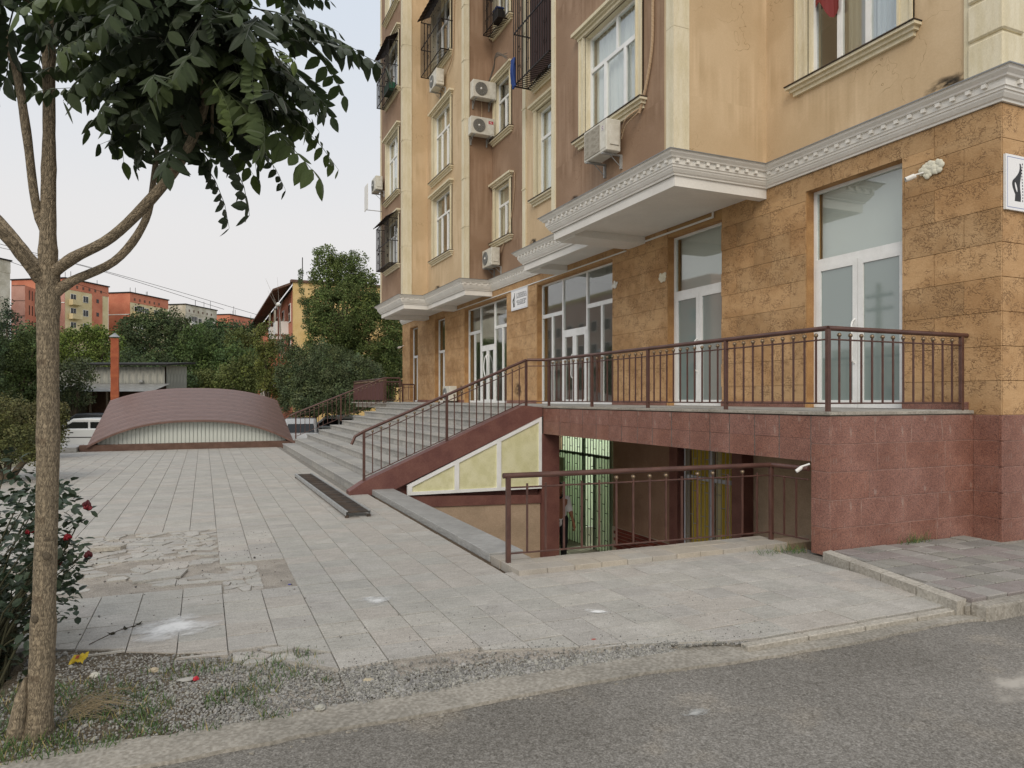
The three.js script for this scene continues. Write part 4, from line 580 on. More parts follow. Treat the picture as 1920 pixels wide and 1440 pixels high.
// air-conditioner outdoor unit: built at the origin, back to +x (wall), front to -x
function acUnit(label, p, turn, o = {}) {
  const t = thing('air_conditioner', label, 'air conditioner', 'outdoor units on the facade'); const w = .78, h = .54, d = .28;
  put(t, 'casing', bx(-d - .1, -.1, 0, h, -w / 2, w / 2, .012), o.mat ?? M.acBody); put(t, 'side_panel', bx(-d - .04, -.14, .1, h - .1, w / 2 + .001, w / 2 + .018, .004), o.mat ?? M.acBody);
  if (!o.flat) { const zc = -.12, r = .2, g = [tube([[-d - .104, h / 2, zc], [-d - .112, h / 2, zc]], .205, 28)]; put(t, 'fan_blades', join(g), M.fan); const rings = []; for (const q of [.05, .09, .13, .17, .2]) { const k = new THREE.TorusGeometry(q, .0035, 4, 26); k.rotateY(Math.PI / 2); k.translate(-d - .118, h / 2, zc); rings.push(clean(k)); } for (let i = 0; i < 12; i++) { const a = i / 12 * 6.283; rings.push(rod([-d - .118, h / 2 + Math.sin(a) * .04, zc + Math.cos(a) * .04], [-d - .118, h / 2 + Math.sin(a) * .2, zc + Math.cos(a) * .2], .003, 4)); } put(t, 'fan_guard', join(rings), o.guard ?? M.steel); put(t, 'fan_hub', ball([-d - .112, h / 2, zc], .035, 10, 6), M.white); }
  else put(t, 'front_grille', bx(-d - .112, -d - .1, .04, h - .04, -w / 2 + .04, w / 2 - .22, .004), M.acDirty);
  put(t, 'front_panel', bx(-d - .106, -d - .1, .05, h - .05, .17, w / 2 - .03, .003), o.mat ?? M.acBody);
  if (o.badge) { const g = new THREE.PlaneGeometry(.16, .09); g.rotateY(-Math.PI / 2); g.translate(-d - .1085, h - .14, .27); put(t, 'badge', g, o.badge); }
  if (!o.floor) for (const z of [-w / 2 + .12, w / 2 - .12]) { put(t, 'bracket', join([bx(-d - .12, .0, -.035, -.005, z - .018, z + .018), bx(-.04, 0, -.25, -.035, z - .018, z + .018), rod([-d + .04, -.03, z], [-.02, -.22, z], .008, 5)]), M.steel); } else for (const z of [-.28, .28]) put(t, 'foot', bx(-d - .12, -.08, -.06, 0, z - .02, z + .02), M.rust);
  t.position.set(...p); t.rotation.y = turn;
  if (o.pipe) put(t, 'pipe', join(o.pipe.map(([pts, r]) => tube(curve(pts.map(q => t.worldToLocal(V(...q))), 24), r, 7))), o.pipeMat ?? M.hose);
  return t;
}
M.fan = plain(0x6d6e6c, .6); M.acBody = mottled(0xc9c5b8, 0xd8d5ca, { m: .5, s: 111, grain: 7, rough: .5 }); M.acDirty = mottled(0x8d877a, 0xa59f92, { m: .4, s: 113, grain: 10, stretch: [1, .3] }); M.hose = mottled(0xa78c6f, 0xc2ab8e, { m: .08, s: 115, grain: 10 });
{
  const U = () => scene.updateMatrixWorld(); U();
  const red = textPlate(.16, .09, 128, (q, W, H) => { q.fillStyle = '#b3202b'; q.fillRect(0, 0, W, H); q.fillStyle = '#fff'; q.font = `bold ${H * .6}px sans-serif`; q.textAlign = 'center'; q.textBaseline = 'middle'; q.fillText('TCL', W / 2, H * .54); });
  const round = textPlate(.16, .09, 128, (q, W, H) => { q.fillStyle = '#d3cfc4'; q.fillRect(0, 0, W, H); q.strokeStyle = '#7a4a86'; q.lineWidth = H * .12; q.beginPath(); q.arc(W / 2, H * .36, H * .22, .6, 6.0); q.stroke(); q.fillStyle = '#6e6b86'; q.font = `bold ${H * .28}px sans-serif`; q.textAlign = 'center'; q.fillText('GREE', W / 2, H * .92); });
  const at1 = (o, p, turn, label, pipe, extra) => acUnit(label, p, turn, { ...o, ...extra, pipe });
  acUnit('grimy air conditioner under the wide bay window with a wrapped hose', [XA, 5.9, -10.75], 0, { flat: true, badge: round, pipe: [[[[6.5, 6.1, -10.3], [6.46, 6.25, -10.1], [6.55, 6.4, -9.86]], .012], [[[6.5, 6.2, -10.3], [6.4, 6.32, -10.0], [6.56, 6.46, -9.84]], .012], [[[6.56, 6.38, -9.86], [6.58, 6.75, -9.7], [6.59, 7.3, -9.55], [6.59, 8.0, -9.52], [6.59, 8.8, -9.5]], .026]] });
  acUnit('upper of two air conditioners on brown bay side, round black fan', [8.05, 11.08, ZB], Math.PI / 2, { guard: M.acDirty });
  acUnit('lower of two air conditioners on brown bay side with red badge', [7.98, 9.93, ZB], Math.PI / 2, { badge: red, guard: M.acDirty, pipe: [[[[8.05, 10.4, -20.98], [8.08, 10.75, -21.0], [8.06, 11.1, -20.98]], .014]] });
  acUnit('air conditioner beside recessed first window above the cornice, hoses rising', [F, 5.8, -20.55], 0, { pipe: [[[[8.4, 6.3, -20.9], [8.42, 6.9, -20.98], [8.43, 7.4, -21.0], [8.42, 7.7, -20.99]], .02], [[[8.4, 6.2, -20.2], [8.42, 7.0, -19.5], [8.43, 7.8, -19.25], [8.43, 8.4, -19.2]], .014]] });
  acUnit('air conditioner under the caged window on the yellow bay', [XM, 12.25, -23.2], 0, { pipe: [[[[7.44, 12.6, -22.6], [7.46, 12.9, -22.1], [7.48, 14.0, -22.0], [7.48, 16, -21.9]], .02]] });
  acUnit('air conditioner on the outer edge of the far brown bay', [XA, 10.0, -28.3], 0, {});
  acUnit('cream air conditioner standing on the terrace floor beside a shopfront', [F, FL + .06, -24.6], 0, { floor: true });
  const bd = thing('white_board', 'white board hanging beside the far bay window', 'board'); put(bd, 'sheet', bx(6.0, 6.02, 9.3, 10.3, -28.3, -28.9), M.white); put(bd, 'bracket', bx(6.02, 6.62, 9.28, 9.3, -28.5, -28.53), M.steel); base(bd, 6.6, 9.3, -28.5);
}
// wrought-iron window cages
function cage(label, X, za, zb, y0, y1, d, o = {}) {
  const t = thing('window_cage', label, 'window cage', 'iron cages on the windows'); const x0 = X - d, r = .008, bars = [], hb = [], orn = [];
  for (let z = za; z >= zb - .01; z -= (za - zb) / Math.round((za - zb) / .12)) bars.push(bx(x0 - r, x0 + r, y0, y1, z - r, z + r));
  for (const z of [za, zb]) for (let x = x0 + .12; x < X; x += .12) bars.push(bx(x - r, x + r, y0, y1, z - r, z + r));
  put(t, 'bars', join(bars), M.iron);
  for (const y of [y0, y0 + (y1 - y0) * .5, y1]) hb.push(bx(x0 - .012, x0 + .012, y - .012, y + .012, za, zb), bx(x0, X - .01, y - .012, y + .012, za - .012, za + .012), bx(x0, X - .01, y - .012, y + .012, zb - .012, zb + .012)); put(t, 'rails', join(hb), M.iron);
  for (let k = 0; k < 5; k++) for (let j = 0; j < 4; j++) { const g = new THREE.TorusGeometry(.07, .006, 4, 12, 4.6); g.rotateY(Math.PI / 2); g.rotateX(rnd() * 6); g.translate(x0 - .01, y0 + .3 + k * (y1 - y0) / 5.5, za - .2 - j * (za - zb - .3) / 3.6); orn.push(clean(g)); } put(t, 'scrolls', join(orn), M.iron);
  const fl = []; for (let z = za; z > zb; z -= .09) fl.push(bx(x0, X - .01, y0 - .012, y0 - .002, z, z - .03)); put(t, 'floor_grid', join(fl), M.iron);
  if (o.roof) { const c = o.roof, g = []; const n = 18; for (let i = 0; i < n; i++) { const z = za + .08 + (zb - za - .16) * i / n, w = (za - zb + .16) / n; g.push(polyhedron([[x0 - .12, y1 + .02 + (i % 2) * .03, z], [x0 - .12, y1 + .05 - (i % 2) * .03, z - w], [X, y1 + .36 - (i % 2) * .03, z - w], [X, y1 + .33 + (i % 2) * .03, z]], [[0, 1, 2, 3]])); } put(t, 'canopy', join(g), c); }
  if (o.extra) o.extra(t); return base(t, X, y0, (za + zb) / 2);
}
const canopy = plain(0x3a2e2a, .7, .2);
cage('iron cage under a dark canopy on the lowest far bay window', XA, -25.7, -27.8, 6.7, 8.35, .38, { roof: canopy });
cage('iron cage with green planter and canopy high on the far brown bay', XA, -25.7, -27.7, 13.1, 14.9, .38, { roof: canopy, extra: t => { put(t, 'planter', bx(6.28, 6.55, 13.15, 13.5, -26.0, -26.7, .02), plain(0x1d5a43, .6)); put(t, 'plant', join(Array.from({ length: 26 }, () => { const p = [rr(6.3, 6.52), rr(13.5, 13.8), rr(-26.6, -26.05)]; return ball(p, rr(.03, .05), 5, 4); })), plain(0x5b3a22, .9)); } });
cage('iron cage with dark awning on the yellow bay window', XM, -22.2, -24.5, 13.15, 15.1, .42, { roof: canopy });
cage('iron cage holding a black pot on the recessed brown wall window', F, -19.6, -20.8, 13.1, 15.4, .4, { extra: t => { put(t, 'pot', bx(8.1, 8.38, 13.15, 13.5, -19.8, -20.2, .05), M.black); put(t, 'lid', bx(8.1, 8.36, 13.5, 13.56, -19.82, -20.18, .02), plain(0x27407c, .5)); } });
cage('large balcony cage with hanging blue cloth beside the wide bay', XM, -14.0, -15.95, 9.35, 11.9, .55, { extra: t => { const c = plain(0x26417f, .8), g = []; for (let i = 0; i < 6; i++) g.push(tube(curve([[6.9, 9.95, -15.9 + i * .03], [6.88 + rr(-.03, .03), 9.6, -15.88 + i * .03], [6.9, 9.2 + rr(0, .2), -15.9 + i * .04]], 8), .03, 6)); put(t, 'cloth', join(g), c); put(t, 'shade_sheet', bx(7.3, 7.31, 9.4, 11.8, -14.2, -15.7), plain(0x4a3430, .9)); } });  // dark brown sheet stands in for the shade inside the cage
// bundle of cables over the recessed window head
{ const g = []; for (let i = 0; i < 5; i++) g.push(tube(curve([[8.3, 11.75 + rr(-.05, .05), -21.0], [8.25, 12.0 + rr(-.1, .1), -20.4], [8.1, 12.05 + rr(-.08, .08), -19.8 + rr(-.1, .1)], [8.25, 11.9 + rr(-.15, .1), -19.35]], 14), .012, 5)); solo('cable_bundle', join(g), plain(0x6f665c, .8), 'tangle of grey cables over the recessed second window', 'cable'); }
// cameras and foam patches
function camera3(label, p, dirv, mat, foam, k3) { const t = thing('security_camera', label, 'camera'); const a = V(...p), d = V(...dirv).normalize(); const q = sc => sc * (k3 ?? 1); put(t, 'body', tube([a, a.clone().addScaledVector(d, q(.14))], q(.036), 12), mat); put(t, 'hood', tube([a.clone().addScaledVector(d, q(.02)).add(V(0, q(.012), 0)), a.clone().addScaledVector(d, q(.17)).add(V(0, q(.012), 0))], q(.041), 12, false), mat); put(t, 'lens', tube([a.clone().addScaledVector(d, q(.141)), a.clone().addScaledVector(d, q(.147))], q(.026), 12), M.black); put(t, 'arm', rod(a.clone().addScaledVector(d, .03).add(V(0, .02, 0)), foam, .012, 6), mat); base(t, ...foam); return t; }
const blobGeo = (c, n, r, ax) => join(Array.from({ length: n }, () => { const a = rnd() * 6.283, q = Math.sqrt(rnd()), g = new THREE.IcosahedronGeometry(rr(.018, .045), 1); g.scale(.5, 1, 1); g.translate(c[0], c[1] + Math.sin(a) * q * r * .75, c[2] + Math.cos(a) * q * r * 1.25); return clean(g); }));
camera3('white bullet camera with foam on the render right of the tall door', [8.36, 4.54, -6.28], [-.35, -.25, 1].map((v, i) => [-.5, -.25, -.35][i]), M.white, [8.44, 4.58, -6.2], .75);
solo('foam_patch', blobGeo([8.435, 4.6, -6.12], 60, .12), plain(0xd9d6c4, .9), 'lumpy white mounting foam around the bullet camera', 'foam');
solo('foam_patch', blobGeo([8.44, 4.13, -11.85], 34, .1), plain(0xd9d2bd, .9), 'cream foam patch left of the single tall door', 'foam');
solo('foam_patch', blobGeo([8.44, 4.25, -13.66], 22, .09), plain(0xdcd9d0, .9), 'small cream foam patch right of the wide shopfront', 'foam');
camera3('small white camera on the far end of the rendered wall', [8.3, 4.05, -31.9], [-1, -.2, .3], M.white, [8.44, 4.15, -31.9]);
camera3('small white camera on the granite column above the well railing', [6.08, .93, -5.93], [-.5, -.3, .8].map((v, i) => [-.4, -.35, -.2][i]), M.white, [6.13, .97, -5.87], .5);
{ const t = thing('soffit_lamp', 'round flat white lamp under the wide bay soffit', 'lamp'); put(t, 'dish', tube([[7.35, 5.15, -10.75], [7.35, 5.11, -10.75]], [.2, .17], 24), M.soffit); put(t, 'cord', tube(curve([[7.5, 5.13, -10.75], [7.9, 5.12, -10.6], [8.4, 5.13, -10.4]], 10), .008, 5), M.white); base(t, 7.35, 5.11, -10.75); }

// ---------------------------------------------------------------- foreground tree with large feathered leaves
{
  const t = thing('street_tree', 'slender tree with forked grey-brown trunk and long feathered leaves', 'tree'); const D = 3.64;
  const A = (px, py, d = D) => at(px, py, d);
  const wob = (pts, rad, n, nodes) => { const c = curve(pts, n), r = c.map((_, i) => { const k = i / n * (rad.length - 1), j = Math.min(rad.length - 2, Math.floor(k)); let q = rad[j] + (rad[j + 1] - rad[j]) * (k - j); if (nodes) q *= 1 + .1 * Math.pow(Math.abs(Math.sin(i * nodes)), 14) + rr(-.025, .025); return q; }); return tube(c, r, 14); };
  put(t, 'trunk', wob([[-.79, -.12, -4.31], [-.775, .05, -4.31], A(82, 1150), A(90, 850), A(90, 620), A(90, 500)], [.085, .064, .054, .05, .05, .056], 60, .21), M.bark);
  put(t, 'root_flare', wob([[-.88, -.08, -4.28], [-.86, .08, -4.285], [-.845, .18, -4.29], [-.83, .27, -4.3]], [.04, .036, .028, .008], 14, .5), M.bark);
  const br = (pts, rad) => put(t, 'branch', wob(pts, rad, 34, .33), M.bark);
  br([A(90, 520), A(90, 430), A(92, 250), A(91, 60), A(88, -200)], [.048, .038, .029, .028, .024]);
  br([A(88, 440), A(70, 395, 3.62), A(50, 250, 3.55), A(30, 130, 3.5), A(5, 50, 3.45), A(-25, -120, 3.4)], [.026, .021, .02, .019, .018, .016]);
  br([A(95, 515), A(135, 485, 3.6), A(206, 447, 3.5), A(277, 380, 3.42), A(340, 301, 3.36), A(380, 210, 3.32), A(400, 120, 3.3), A(415, 20, 3.3)], [.03, .027, .025, .024, .022, .019, .014, .01]);
  br([A(95, 555), A(130, 530, 3.66), A(218, 487, 3.72), A(273, 412, 3.78), A(289, 329, 3.82), A(298, 238, 3.86), A(310, 120, 3.9)], [.03, .024, .021, .019, .015, .011, .009]);
  br([A(85, 515), A(55, 480, 3.7), A(5, 418, 3.78), A(-70, 350, 3.85)], [.028, .022, .019, .017]); br([A(85, 535), A(50, 490, 3.55), A(0, 432, 3.45), A(-80, 370, 3.35)], [.034, .029, .026, .022]);
  // pruning scars
  for (const [px, py, r] of [[88, 1042, .022], [66, 1160, .02], [90, 1010, .012]]) { const p = A(px, py, D - .052); const g = new THREE.SphereGeometry(r, 10, 8); g.scale(.8, 1, .35); g.translate(p.x, p.y, p.z + .012); put(t, 'pruning_scar', clean(g), M.bark); }
  // compound leaf shapes along +x, drooping
  const leaflet = (L, W, fold, curl) => { const rows = [[0, 0], [.14, .62], [.34, 1], [.6, .86], [.82, .48], [1, 0]]; const top = [], mid = [], bot = []; rows.forEach(([k, w]) => { const y = -curl * k * k; mid.push([k * L, y, 0]); top.push([k * L, y - fold * w * W, w * W]); bot.push([k * L, y - fold * w * W, -w * W]); }); const v = [...mid, ...top, ...bot], f = []; for (let i = 0; i < 5; i++) f.push([i, i + 1, 7 + i, 6 + i], [i + 1, i, 12 + i, 13 + i]); return polyhedron(v, f); };
  const shapes = []; for (let s = 0; s < 7; s++) {
    const L = rr(.42, .62), n = 8 + Math.floor(rnd() * 4), droop = rr(.25, .7), g = [], P = k => V(L * k * Math.cos(droop * k * .7), -L * droop * k * k * .75, .02 * Math.sin(k * 5 + s)); g.push(tube([P(0), P(.25), P(.5), P(.75), P(1)], [.0035, .003, .0025, .002, .001], 4, false));
    for (let i = 0; i <= n; i++) { const k = .16 + .84 * i / n, p = P(k), tan = P(Math.min(1, k + .02)).sub(P(k - .02)).normalize(), size = (.078 + .03 * Math.sin(Math.PI * clamp(k * .9))) * rr(.85, 1.15); for (const sd of i === n ? [0] : [1, -1]) { if (rnd() < .04) continue; const q = leaflet(size, size * .26, rr(.1, .5), size * rr(.05, .3)); const ang = sd === 0 ? 0 : sd * rr(.95, 1.3); const yaw = Math.atan2(-tan.z, tan.x), pit = Math.asin(tan.y); const m = new THREE.Matrix4().makeTranslation(p.x, p.y, p.z).multiply(new THREE.Matrix4().makeRotationFromEuler(new THREE.Euler(0, yaw, pit, 'YZX'))).multiply(new THREE.Matrix4().makeRotationY(-ang)).multiply(new THREE.Matrix4().makeRotationFromEuler(new THREE.Euler(rr(-.35, .35), 0, -rr(.15, .75)))); q.applyMatrix4(m); g.push(q); } }
    shapes.push(join(g));
  }
  const leaf = (p, yaw, pitch, sc = 1, mi) => { const m = put(t, 'leaf', pick(shapes), M.leafNear[mi ?? Math.floor(rnd() * 4)]); m.position.copy(p); m.rotation.set(rr(-.35, .35), yaw, pitch, 'YZX'); m.scale.setScalar(sc * rr(.85, 1.12)); return m; };
  // a whorl of leaves at each twig end: [px, py, depth, count, outward bias to the right (+) or left (-)]
  const yawOf = a => a;                                // yaw 0 points along +x (right and away)
  const tips = [[395, 110, 3.2, 15], [330, 60, 3.3, 13], [445, 60, 3.2, 13], [480, 30, 3.2, 10], [415, 0, 3.2, 13], [300, 150, 3.6, 12], [310, 50, 3.8, 12], [230, 10, 3.5, 12], [170, -20, 3.7, 12], [345, 195, 3.4, 9], [430, 160, 3.35, 10], [465, 110, 3.5, 11], [120, -50, 3.4, 9], [260, -60, 3.2, 12], [370, -70, 3.1, 12], [460, -60, 3.2, 10], [60, -50, 3.3, 7], [290, 215, 3.8, 7], [250, 100, 3.9, 7], [370, 235, 3.7, 6], [20, -10, 3.3, 6], [350, 120, 3.4, 10], [400, 60, 3.5, 10], [280, 90, 3.5, 10]];
  const twig = [];
  for (const [px, py, d, n, bias] of tips) { const c = A(px, py, d); const from = px < 200 ? A(90, py + 60, 3.6) : A(380 - (380 - px) * .35, Math.min(250, py + 120), 3.4); twig.push(tube(curve([from, from.clone().lerp(c, .5).add(V(rr(-.04, .04), .04, rr(-.04, .04))), c], 6), [.009, .008, .008, .007, .006, .005, .004], 6));
    for (let i = 0; i < n; i++) { if (rnd() < .36) continue; let a = i / n * 6.283 + rr(-.35, .35); leaf(c.clone().add(V(rr(-.06, .06), rr(-.06, .08), rr(-.06, .06))), a, rr(-.5, .3)); } }
  put(t, 'twigs', join(twig), M.bark);
  // single leaves that show against the sky: base pixel, tip pixel, depth
  for (const [x0, y0, x1, y1, d, s, mi] of [[470, 15, 680, 130, 3.0, 1, 3], [500, 75, 700, 155, 3.05, 1, 3], [450, 90, 590, 110, 3.1, 1, 4], [450, 160, 530, 320, 3.1, 1, 2], [480, 190, 620, 320, 3.3, 1, 2], [430, 230, 530, 350, 3.4, 1, 3], [400, 150, 425, 275, 2.95, 1, 4], [380, 240, 470, 405, 3.5, 1, 3], [350, 270, 420, 420, 3.5, 1, 3], [300, 180, 180, 290, 3.6, 1, 1], [290, 230, 230, 335, 3.7, 1, 3], [250, 170, 80, 200, 3.5, 1, 0], [210, 120, 50, 160, 3.5, 1, 0], [500, 130, 605, 240, 3.2, 1, 3], [520, 30, 660, 60, 3.0, 1, 1], [250, 30, 130, 120, 3.0, 1, 1], [470, 60, 480, 220, 2.8, 1, 2], [320, 0, 240, 80, 2.8, 1, 1], [380, 0, 400, 90, 2.8, 1, 0], [330, 240, 250, 330, 3.5, 1, 3], [420, 200, 590, 250, 3.3, 1, 3], [440, 120, 600, 200, 3.4, 1, 0], [300, 130, 150, 225, 3.4, 1, 1], [520, 0, 640, 20, 3.1, 1, 3]]) {
    const a = A(x0, y0, d), b = A(x1, y1, d + rr(-.15, .15)), v = b.clone().sub(a), L = v.length(); const m = leaf(a, Math.atan2(-v.z, v.x), Math.asin(clamp(v.y / L, -1, 1)) + .42, 1, mi); m.scale.setScalar(L / .56); }
  base(t, -.78, -.05, -4.31);
}
// ---------------------------------------------------------------- rose bush beside the trunk
{
  const t = thing('rose_bush', 'dark leafy rose bush with a few red blooms behind the trunk', 'bush'); const stems = [];
  const lf = polyhedron([[0, 0, 0], [.35, .06, .3], [.75, .02, .26], [1, -.08, 0], [.75, .02, -.26], [.35, .06, -.3], [.5, -.02, 0]], [[0, 1, 6], [1, 2, 6], [2, 3, 6], [3, 4, 6], [4, 5, 6], [5, 0, 6]]);
  const ms = [], cs = []; const spray = (p, n, r, sz) => { for (let i = 0; i < n; i++) { const q = p.clone().add(V(rr(-r, r), rr(-r, r), rr(-r, r))); ms.push(M4(q, new THREE.Euler(rr(-.7, .7), rnd() * 6.28, rr(-.9, .5)), V(1, 1, 1).multiplyScalar(sz * rr(.7, 1.25)))); const k = rr(.5, 1.1); cs.push(new THREE.Color(.035 * k, .062 * k, .028 * k)); } };
  const root = V(-1.25, -.08, -5.2); const ends = [];
  for (let i = 0; i < 95; i++) { const px = rr(-130, 118), py = 860 + Math.pow(rnd(), .8) * 420, d = rr(4.1, 5.3); if (px > 60 && py > 1130) continue; ends.push([at(px, py, d), 30, .13, .062]); }
  for (const [px, py, d] of [[155, 965, 4.3], [140, 985, 4.3], [130, 1010, 4.35], [125, 1045, 4.35], [148, 1020, 4.3], [140, 1060, 4.3], [125, 1090, 4.35], [118, 1120, 4.35], [150, 1045, 4.3], [112, 1150, 4.4], [115, 1010, 4.4]]) ends.push([at(px, py, d), 9, .05, .055]);
  for (const [p, n, r, sz] of ends) { spray(p, n, r, sz); const mid = root.clone().lerp(p, .5).add(V(rr(-.1, .1), .12, rr(-.1, .1))); stems.push(tube(curve([root.clone().add(V(rr(-.15, .15), 0, rr(-.15, .15))), mid, p], 6), [.009, .008, .007, .006, .005, .004, .003], 5)); }
  put(t, 'stems', join(stems), plain(0x3b3a26, .9)); inst(t, 'foliage', lf, leafMat(0xffffff, .15, { roughness: .6 }), ms, cs);
  const pet = []; for (let k = 0; k < 13; k++) { const g = new THREE.SphereGeometry(.013, 7, 6), a = k * 2.4, q = .0012 * k; g.scale(1, 1.15, .55); g.rotateY(-a); g.translate(Math.cos(a) * q, .012 - k * .0012 + rr(-.003, .003), Math.sin(a) * q); pet.push(clean(g)); } const rose = join(pet), rm = [plain(0x6d0f1a, .6), plain(0x4a0c14, .7), plain(0x8e1624, .6)];
  [[165, 952, 4.28], [163, 946, 4.28], [127, 1007, 4.3], [110, 1055, 4.35], [166, 1040, 4.28], [56, 996, 4.2]].forEach(([x, y, d], i) => { const m = put(t, 'rose', rose, rm[i % 3]); m.position.copy(at(x, y, d)); m.rotation.set(rr(-.6, .6), rr(0, 6), rr(-.6, .6)); });
  base(t, -1.25, -.08, -5.2);
}
// ---------------------------------------------------------------- a person standing in the basement passage
function sdfMesh(fn, c, half, res) {
  const mc = new MarchingCubes(res, new THREE.MeshBasicMaterial(), false, false, 60000); const s = mc.size, h = s / 2; let k = 0;
  for (let z = 0; z < s; z++) for (let y = 0; y < s; y++) for (let x = 0; x < s; x++) mc.field[z * s * s + y * s + x] = -fn(c[0] + (x - h) / h * half, c[1] + (y - h) / h * half, c[2] + (z - h) / h * half);
  mc.isolation = 0; mc.update(); const n = mc.count, p = mc.positionArray.slice(0, n * 3); for (let i = 0; i < n * 3; i += 3) { p[i] = c[0] + p[i] * half; p[i + 1] = c[1] + p[i + 1] * half; p[i + 2] = c[2] + p[i + 2] * half; }
  const g = new THREE.BufferGeometry(); g.setAttribute('position', new THREE.BufferAttribute(new Float32Array(p), 3)); g.setAttribute('normal', new THREE.BufferAttribute(new Float32Array(mc.normalArray.slice(0, n * 3)), 3)); g.setAttribute('uv', new THREE.BufferAttribute(new Float32Array(n * 2), 2)); return g;
}
const capsule = (a, b, ra, rb) => (x, y, z) => { const dx = b[0] - a[0], dy = b[1] - a[1], dz = b[2] - a[2], t = clamp(((x - a[0]) * dx + (y - a[1]) * dy + (z - a[2]) * dz) / (dx * dx + dy * dy + dz * dz)); return Math.hypot(x - a[0] - dx * t, y - a[1] - dy * t, z - a[2] - dz * t) - (ra + (rb - ra) * t); };
const smin = (a, b, k) => { const h = Math.max(k - Math.abs(a - b), 0) / k; return Math.min(a, b) - h * h * k * .25; };
const blend = (fs, k) => (x, y, z) => { let d = 9; for (const f of fs) d = smin(d, f(x, y, z), k); return d; };
{
  const t = thing('person', 'person in white shirt and dark trousers standing in the basement passage', 'person');
  // local: y up from the floor, +z towards the viewer's side, x to the right
  const head = [capsule([0, 1.6, .02], [0, 1.655, .0], .078, .088), capsule([0, 1.55, .04], [0, 1.57, .05], .045, .05), capsule([0, 1.585, .1], [0, 1.6, .105], .012, .009), capsule([.085, 1.6, 0], [.085, 1.63, -.005], .014, .016), capsule([-.085, 1.6, 0], [-.085, 1.63, -.005], .014, .016), capsule([0, 1.42, -.01], [0, 1.56, 0], .056, .054)];
  const armR = [capsule([.2, 1.37, 0], [.26, 1.1, .02], .048, .038), capsule([.26, 1.1, .02], [.3, .88, .1], .037, .026)], armL = [capsule([-.2, 1.37, 0], [-.25, 1.1, 0], .048, .038), capsule([-.25, 1.1, 0], [-.26, .86, .06], .037, .026)];
  const hand = (cx, cy, cz, s) => { const f = [capsule([cx, cy, cz], [cx + .005 * s, cy - .075, cz + .025], .03, .032)]; for (let i = 0; i < 4; i++) { const z = cz + .0 + i * .018 - .01, y = cy - .09; f.push(capsule([cx + .004 * s, y, z + .012], [cx - .004 * s, y - .035, z + .016], .0095, .009), capsule([cx - .004 * s, y - .035, z + .016], [cx - .02 * s, y - .06 + Math.abs(i - 1.3) * .006, z + .014], .009, .0075)); } f.push(capsule([cx, cy - .02, cz + .035], [cx - .012 * s, cy - .07, cz + .062], .012, .009)); return f; };
  const legs = [capsule([.1, .95, 0], [.11, .5, .02], .095, .06), capsule([.11, .5, .02], [.11, .07, -.02], .058, .04), capsule([-.1, .95, 0], [-.12, .5, .03], .095, .06), capsule([-.12, .5, .03], [-.13, .07, 0], .058, .04)], torso = [capsule([0, 1.02, 0], [0, 1.2, 0], .135, .14), capsule([-.1, 1.32, 0], [.1, 1.32, 0], .1, .1), capsule([-.17, 1.39, 0], [.17, 1.39, 0], .058, .058)];
  const skin = plain(0x8a5f48, .65); const squash = f => (x, y, z) => f(x, y, z * 1.25);
  put(t, 'body', join([sdfMesh(blend([...head, ...armR, ...armL, ...torso, ...legs], .05), [0, .9, 0], 1.0, 96), sdfMesh(blend(hand(.3, .87, .1, 1), .012), [.3, .79, .12], .13, 56), sdfMesh(blend(hand(-.26, .85, .06, -1), .012), [-.26, .77, .08], .13, 56)]), skin);
  put(t, 'shirt', sdfMesh(squash(blend([...torso.map(f => (x, y, z) => f(x, y, z) - .014), capsule([.19, 1.375, 0], [.245, 1.16, .015], .066, .068), capsule([-.19, 1.375, 0], [-.24, 1.16, 0], .066, .068), capsule([0, .95, 0], [0, 1.1, 0], .155, .152)], .05)), [0, 1.15, 0], .42, 64), plain(0xd3d5da, .9));
  put(t, 'trousers', sdfMesh(blend(legs.map(f => (x, y, z) => f(x, y, z) - .016).concat(capsule([-.06, .96, 0], [.06, .96, 0], .125, .125)), .05), [0, .55, 0], .6, 64), plain(0x15161a, .9));
  put(t, 'hair', sdfMesh((x, y, z) => Math.max(capsule([0, 1.665, -.02], [0, 1.67, -.022], .1, .1)(x, y, z), -(y - 1.645 + z * .75)), [0, 1.66, 0], .16, 40), plain(0x14110f, .8));
  put(t, 'eyes', join([ball([.032, 1.625, .082], .009, 8, 6), ball([-.032, 1.625, .082], .009, 8, 6)]), M.black); put(t, 'collar', tube(curve([[-.07, 1.47, .03], [0, 1.43, .09], [.07, 1.47, .03], [.0, 1.49, -.06], [-.07, 1.47, .03]], 20), .02, 8), plain(0x1b1c22, .9));
  for (const s of [.11, -.13]) put(t, 'shoe', (() => { const g = new THREE.SphereGeometry(1, 12, 8); g.scale(.05, .045, .13); g.translate(s, .043, .06); return clean(g); })(), M.dark);
  t.position.set(6.98, -1.85, -13.55); t.rotation.y = -.15;
}
